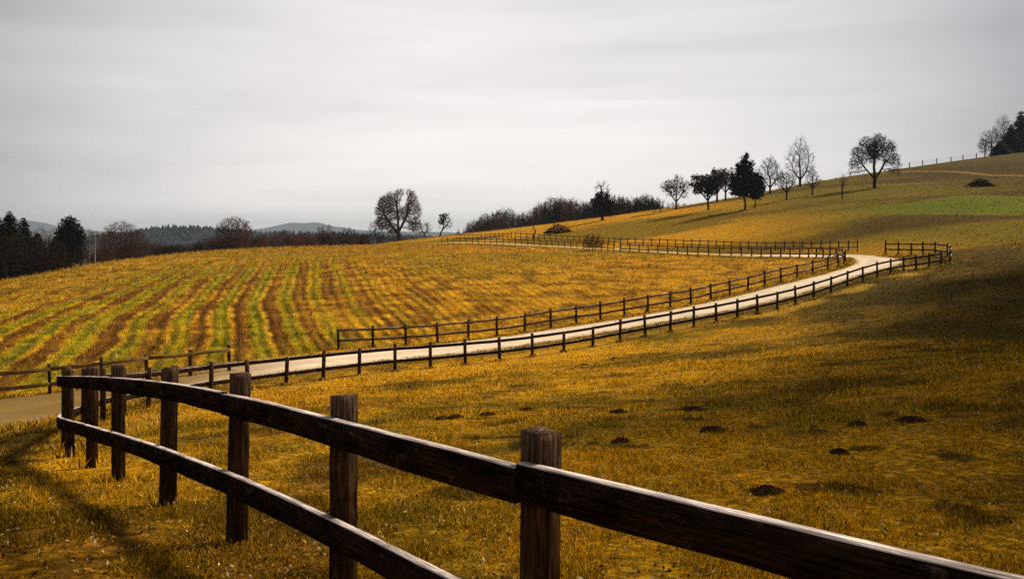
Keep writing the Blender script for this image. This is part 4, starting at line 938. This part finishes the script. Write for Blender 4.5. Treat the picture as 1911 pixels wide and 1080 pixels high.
# ------------------------------------------------------------------ grass, straw and litter
def scatter_blades(n, d0, d1, power, half, rs, keep):
    a = np.radians(rs.uniform(-half, half, n)); u = rs.random(n); q = 1 - power
    r = (d0 ** q + u * (d1 ** q - d0 ** q)) ** (1 / q)
    x, y = r * np.sin(a), r * np.cos(a)
    m = keep(x, y) & ~in_poly(x, y, ROAD_POLY)
    return x[m], y[m], r[m]
PAL = np.array([(0.88, 0.50, 0.03), (0.60, 0.31, 0.006), (0.30, 0.15, 0.004), (0.13, 0.11, 0.003), (0.06, 0.028, 0.003), (0.85, 0.62, 0.22), (0.10, 0.12, 0.003)])
def blades(name, label, n, d0, d1, power, half, h, w, seed, keep, probs, lean=0.7, zone=0.6, hpow=0.5, wpow=0.9, ref=8.0):
    rs = np.random.default_rng(seed); x, y, r = scatter_blades(n, d0, d1, power, half, rs, keep); n = len(x)
    clump = vnoise(x, y, 0.55, seed, 3); z = ground_z(x, y) - 0.01
    g_ = np.maximum(1, r / ref); hh = h * g_ ** hpow * rs.uniform(0.35, 1.3, n) * (0.15 + 1.5 * sstep(0.2, 0.8, clump)); ww = w * g_ ** wpow * rs.uniform(0.6, 1.4, n)
    a = rs.uniform(0, 2 * np.pi, n); b = rs.uniform(0, 2 * np.pi, n); ln = hh * lean * rs.uniform(0, 1.6, n)
    p0 = np.c_[x - np.cos(a) * ww / 2, y - np.sin(a) * ww / 2, z]; p1 = np.c_[x + np.cos(a) * ww / 2, y + np.sin(a) * ww / 2, z]
    p2 = np.c_[x + np.cos(b) * ln, y + np.sin(b) * ln, z + hh]
    v = np.stack([p0, p1, p2], axis=1).reshape(-1, 3)
    pc = PAL[rs.choice(len(PAL), n, p=np.array(probs) / sum(probs))]; gcol = ground_col(x, y)
    c = gcol * (1 - zone) * rs.uniform(0.5, 1.9, n)[:, None] + pc * zone * (gcol.sum(1) / 0.40).clip(0.25, 1.25)[:, None]
    o = mesh_obj(name, v, np.arange(3 * n).reshape(-1, 3), M['blade'], cols=np.repeat(c, 3, axis=0))
    tag(o, label, 'grass', kind='stuff'); return o
def notfield(x, y): return ~in_poly(x, y, FIELD)
def infield(x, y): return in_poly(x, y, FIELD)
blades('meadow_grass', 'short gold and olive grass of the meadow beyond the fence', 620000, 3.6, 75, 1.45, 42, 0.042, 0.010, 301, notfield, (5, 5, 3, 4, 8, 1.3, 2), zone=0.75)
blades('field_stubble', 'dry yellow stubble and green strips of the field', 460000, 30, 170, 1.5, 44, 0.13, 0.026, 302, infield, (5, 4, 3, 2, 6, 3.0, 1), zone=0.5, ref=40.0, hpow=0.6, wpow=1.1)
blades('dead_stalks', 'clumps of dry brown stalks standing in the stubble field', 90000, 32, 150, 1.5, 44, 0.26, 0.035, 307, lambda x, y: in_poly(x, y, FIELD) & (vnoise(x, y * 0.8, 2.2, 51, 3) > 0.56), (2, 3, 3, 1, 8, 2.5, 0), zone=0.9, ref=45.0, hpow=0.3, wpow=0.9)
blades('hillside_grass', 'rough golden grass of the hillside above the far lane', 120000, 75, 260, 1.4, 40, 0.16, 0.07, 303, notfield, (4, 6, 5, 3, 3, 0.6, 1), zone=0.35, ref=80.0, hpow=0.3, wpow=0.9)
def verge_blades():
    rs = np.random.default_rng(306); P_ = []
    for line in (EDGE_A[EXT:40 + EXT], EDGE_B[EXT:40 + EXT]):
        for i in range(len(line) - 1):
            a, b = line[i], line[i + 1]; k = int(np.hypot(*(b - a)) * 260 / max(1, (a[1] / 22)) ** 0.5); t = rs.random(k)[:, None]
            P_.append(a + (b - a) * t + rs.normal(0, 0.22, (k, 2)))
    for p in NF: P_.append(np.array(p) + rs.normal(0, 0.12, (50 if p[1] < 12 else 120, 2)))
    for q in (ip, left_far, op):
        for p in q: P_.append(np.array(p) + rs.normal(0, 0.14, (60, 2)))
    P_ = np.vstack(P_); x, y = P_[:, 0], P_[:, 1]; n = len(x); r = np.hypot(x, y); z = ground_z(x, y) - 0.01; c0 = vnoise(x, y, 0.8, 43, 2) * sstep(2, 16, r)
    hh = (0.06 + 0.13 * c0) * rs.uniform(0.4, 1.5, n); ww = 0.010 * np.maximum(1, r / 8) ** 0.7
    a = rs.uniform(0, 6.28, n); b = rs.uniform(0, 6.28, n); ln = hh * rs.uniform(0, 0.9, n)
    v = np.stack([np.c_[x - np.cos(a) * ww, y - np.sin(a) * ww, z], np.c_[x + np.cos(a) * ww, y + np.sin(a) * ww, z], np.c_[x + np.cos(b) * ln, y + np.sin(b) * ln, z + hh]], 1).reshape(-1, 3)
    c = PAL[rs.choice(len(PAL), n, p=np.array((5, 4, 3, 3, 4, 1.5, 1)) / 21.5)]
    tag(mesh_obj('verge_grass', v, np.arange(3 * n).reshape(-1, 3), M['blade'], cols=np.repeat(c, 3, axis=0)), 'longer tufts of dry grass along the lane edges and at the fence posts', 'grass', kind='stuff')
verge_blades()
rs = np.random.default_rng(305)
x, y, r = scatter_blades(30000, 3.8, 45, 1.5, 42, rs, notfield); n = len(x); z = ground_z(x, y) + rs.uniform(0.01, 0.04, n)
q, qf = leaf_quads(np.c_[x, y, z], 0.016, rs)
c = np.repeat(np.array([(0.85, 0.72, 0.5), (0.60, 0.30, 0.05), (0.32, 0.12, 0.01), (0.05, 0.022, 0.006)])[rs.choice(4, n, p=(0.07, 0.28, 0.33, 0.32))], 4, axis=0)
o = mesh_obj('leaf_litter', q, qf, M['blade'], cols=c); tag(o, 'pale fallen leaves scattered through the near meadow grass', 'leaves', kind='stuff')

# ------------------------------------------------------------------ far hills
def ridge_mesh(name, label, prof, d, depth, zb, mat):
    px = np.linspace(prof[0][0], prof[-1][0], 120); pr = np.array(prof); top = np.interp(px, pr[:, 0], pr[:, 1])
    k = np.array([1, 2, 4, 6, 4, 2, 1.]); k /= k.sum(); top = np.convolve(np.pad(top, 3, mode='edge'), k, 'valid')
    rows = []
    for t, f in ((-1, 0), (-0.6, .35), (-0.25, .8), (0, 1), (0.3, .85), (0.7, .3), (1, 0)):
        dd = d + t * depth; xx = (px - CX) / F * d * (1 + 0.0 * t); zt = (HY - top) / F * d
        rows.append(np.c_[xx, np.full_like(xx, dd), zb + (zt - zb) * f * (1 + 0.03 * np.sin(px * 0.13 + t * 3))])
    V = np.vstack(rows); n = len(px); I, J = np.meshgrid(np.arange(len(rows) - 1), np.arange(n - 1), indexing='ij')
    Fq = np.c_[(I * n + J).ravel(), (I * n + J + 1).ravel(), ((I + 1) * n + J + 1).ravel(), ((I + 1) * n + J).ravel()]
    o = mesh_obj(name, V, Fq, mat, smooth=True); tag(o, label, kind='structure'); return o
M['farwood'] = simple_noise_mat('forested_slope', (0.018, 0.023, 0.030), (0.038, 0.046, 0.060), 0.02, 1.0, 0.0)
ridge_mesh('hills', 'pale blue flat-topped mountain on the horizon', [(380, 436), (440, 430), (500, 426), (520, 419), (545, 416), (592, 415), (604, 418), (640, 425), (690, 431), (760, 432), (840, 433), (900, 440)], 6500, 900, -40, M['farwood'])
ridge_mesh('hills', 'small blue hill on the horizon at the left', [(-300, 436), (-60, 424), (10, 412), (38, 408), (60, 414), (100, 424), (180, 432), (270, 436)], 5600, 700, -40, M['farwood'])
ridge_mesh('hills', 'low dark forested hill behind the field', [(150, 446), (230, 438), (262, 434), (290, 430), (310, 427), (375, 427), (400, 431), (480, 436), (600, 440), (720, 443), (820, 446)], 1000, 260, -27, M['farwood'])
# conifers on that hill: a far-off wood that reads as one mass
rs = np.random.default_rng(404); n = 1500; px = rs.uniform(150, 800, n); t = rs.uniform(-0.8, 0.25, n)
pr = np.array([(150, 446), (230, 438), (262, 434), (290, 430), (310, 427), (375, 427), (400, 431), (480, 436), (600, 440), (720, 443), (820, 446)]); tp = (HY - np.interp(px, pr[:, 0], pr[:, 1])) / F * 1000
fz = np.interp(t, [-1, -0.6, -0.25, 0, 0.3], [0, .35, .8, 1, .85]); bx, by_, bz = (px - CX) / F * 1000, 1000 + t * 260, -27 + (tp + 27) * fz - 1
hh = rs.uniform(4, 8, n); rr = rs.uniform(1.6, 3.0, n); m = 7; a = np.arange(m) * 2 * np.pi / m
ring = np.stack([bx[:, None] + rr[:, None] * np.cos(a) * rs.uniform(.8, 1.2, (n, m)), by_[:, None] + rr[:, None] * np.sin(a), np.broadcast_to(bz[:, None] + hh[:, None] * 0.15, (n, m))], axis=2)
V = np.concatenate([ring, np.stack([bx, by_, bz + hh], 1)[:, None]], axis=1).reshape(-1, 3)
Ft = (np.stack([np.arange(m), (np.arange(m) + 1) % m, np.full(m, m)], 1)[None] + (np.arange(n) * (m + 1))[:, None, None]).reshape(-1, 3)
o = mesh_obj('forest', V, Ft, M['farwood']); tag(o, 'blue-grey conifer forest covering the low hill behind the field', 'forest', kind='stuff')

# ------------------------------------------------------------------ air
def haze_mat():
    m = bpy.data.materials.new('haze'); m.use_nodes = True; nt = m.node_tree; nt.nodes.clear()
    o = nt.nodes.new('ShaderNodeOutputMaterial'); v = nt.nodes.new('ShaderNodeVolumePrincipled')
    v.inputs['Color'].default_value = (0.74, 0.87, 1.0, 1); v.inputs['Density'].default_value = 0.00011; v.inputs['Anisotropy'].default_value = 0.0
    nt.links.new(v.outputs[0], o.inputs['Volume']); return m
hb = np.array([(sx * 7700, sy * 7700, z_) for z_ in (-60, 75) for sx, sy in ((-1, -1), (1, -1), (1, 1), (-1, 1))], float)
hf = np.array([(0, 3, 2, 1), (4, 5, 6, 7), (0, 1, 5, 4), (1, 2, 6, 5), (2, 3, 7, 6), (3, 0, 4, 7)])
o = mesh_obj('haze', hb, hf, haze_mat()); tag(o, 'thin bluish haze in the air over the valley', kind='stuff')
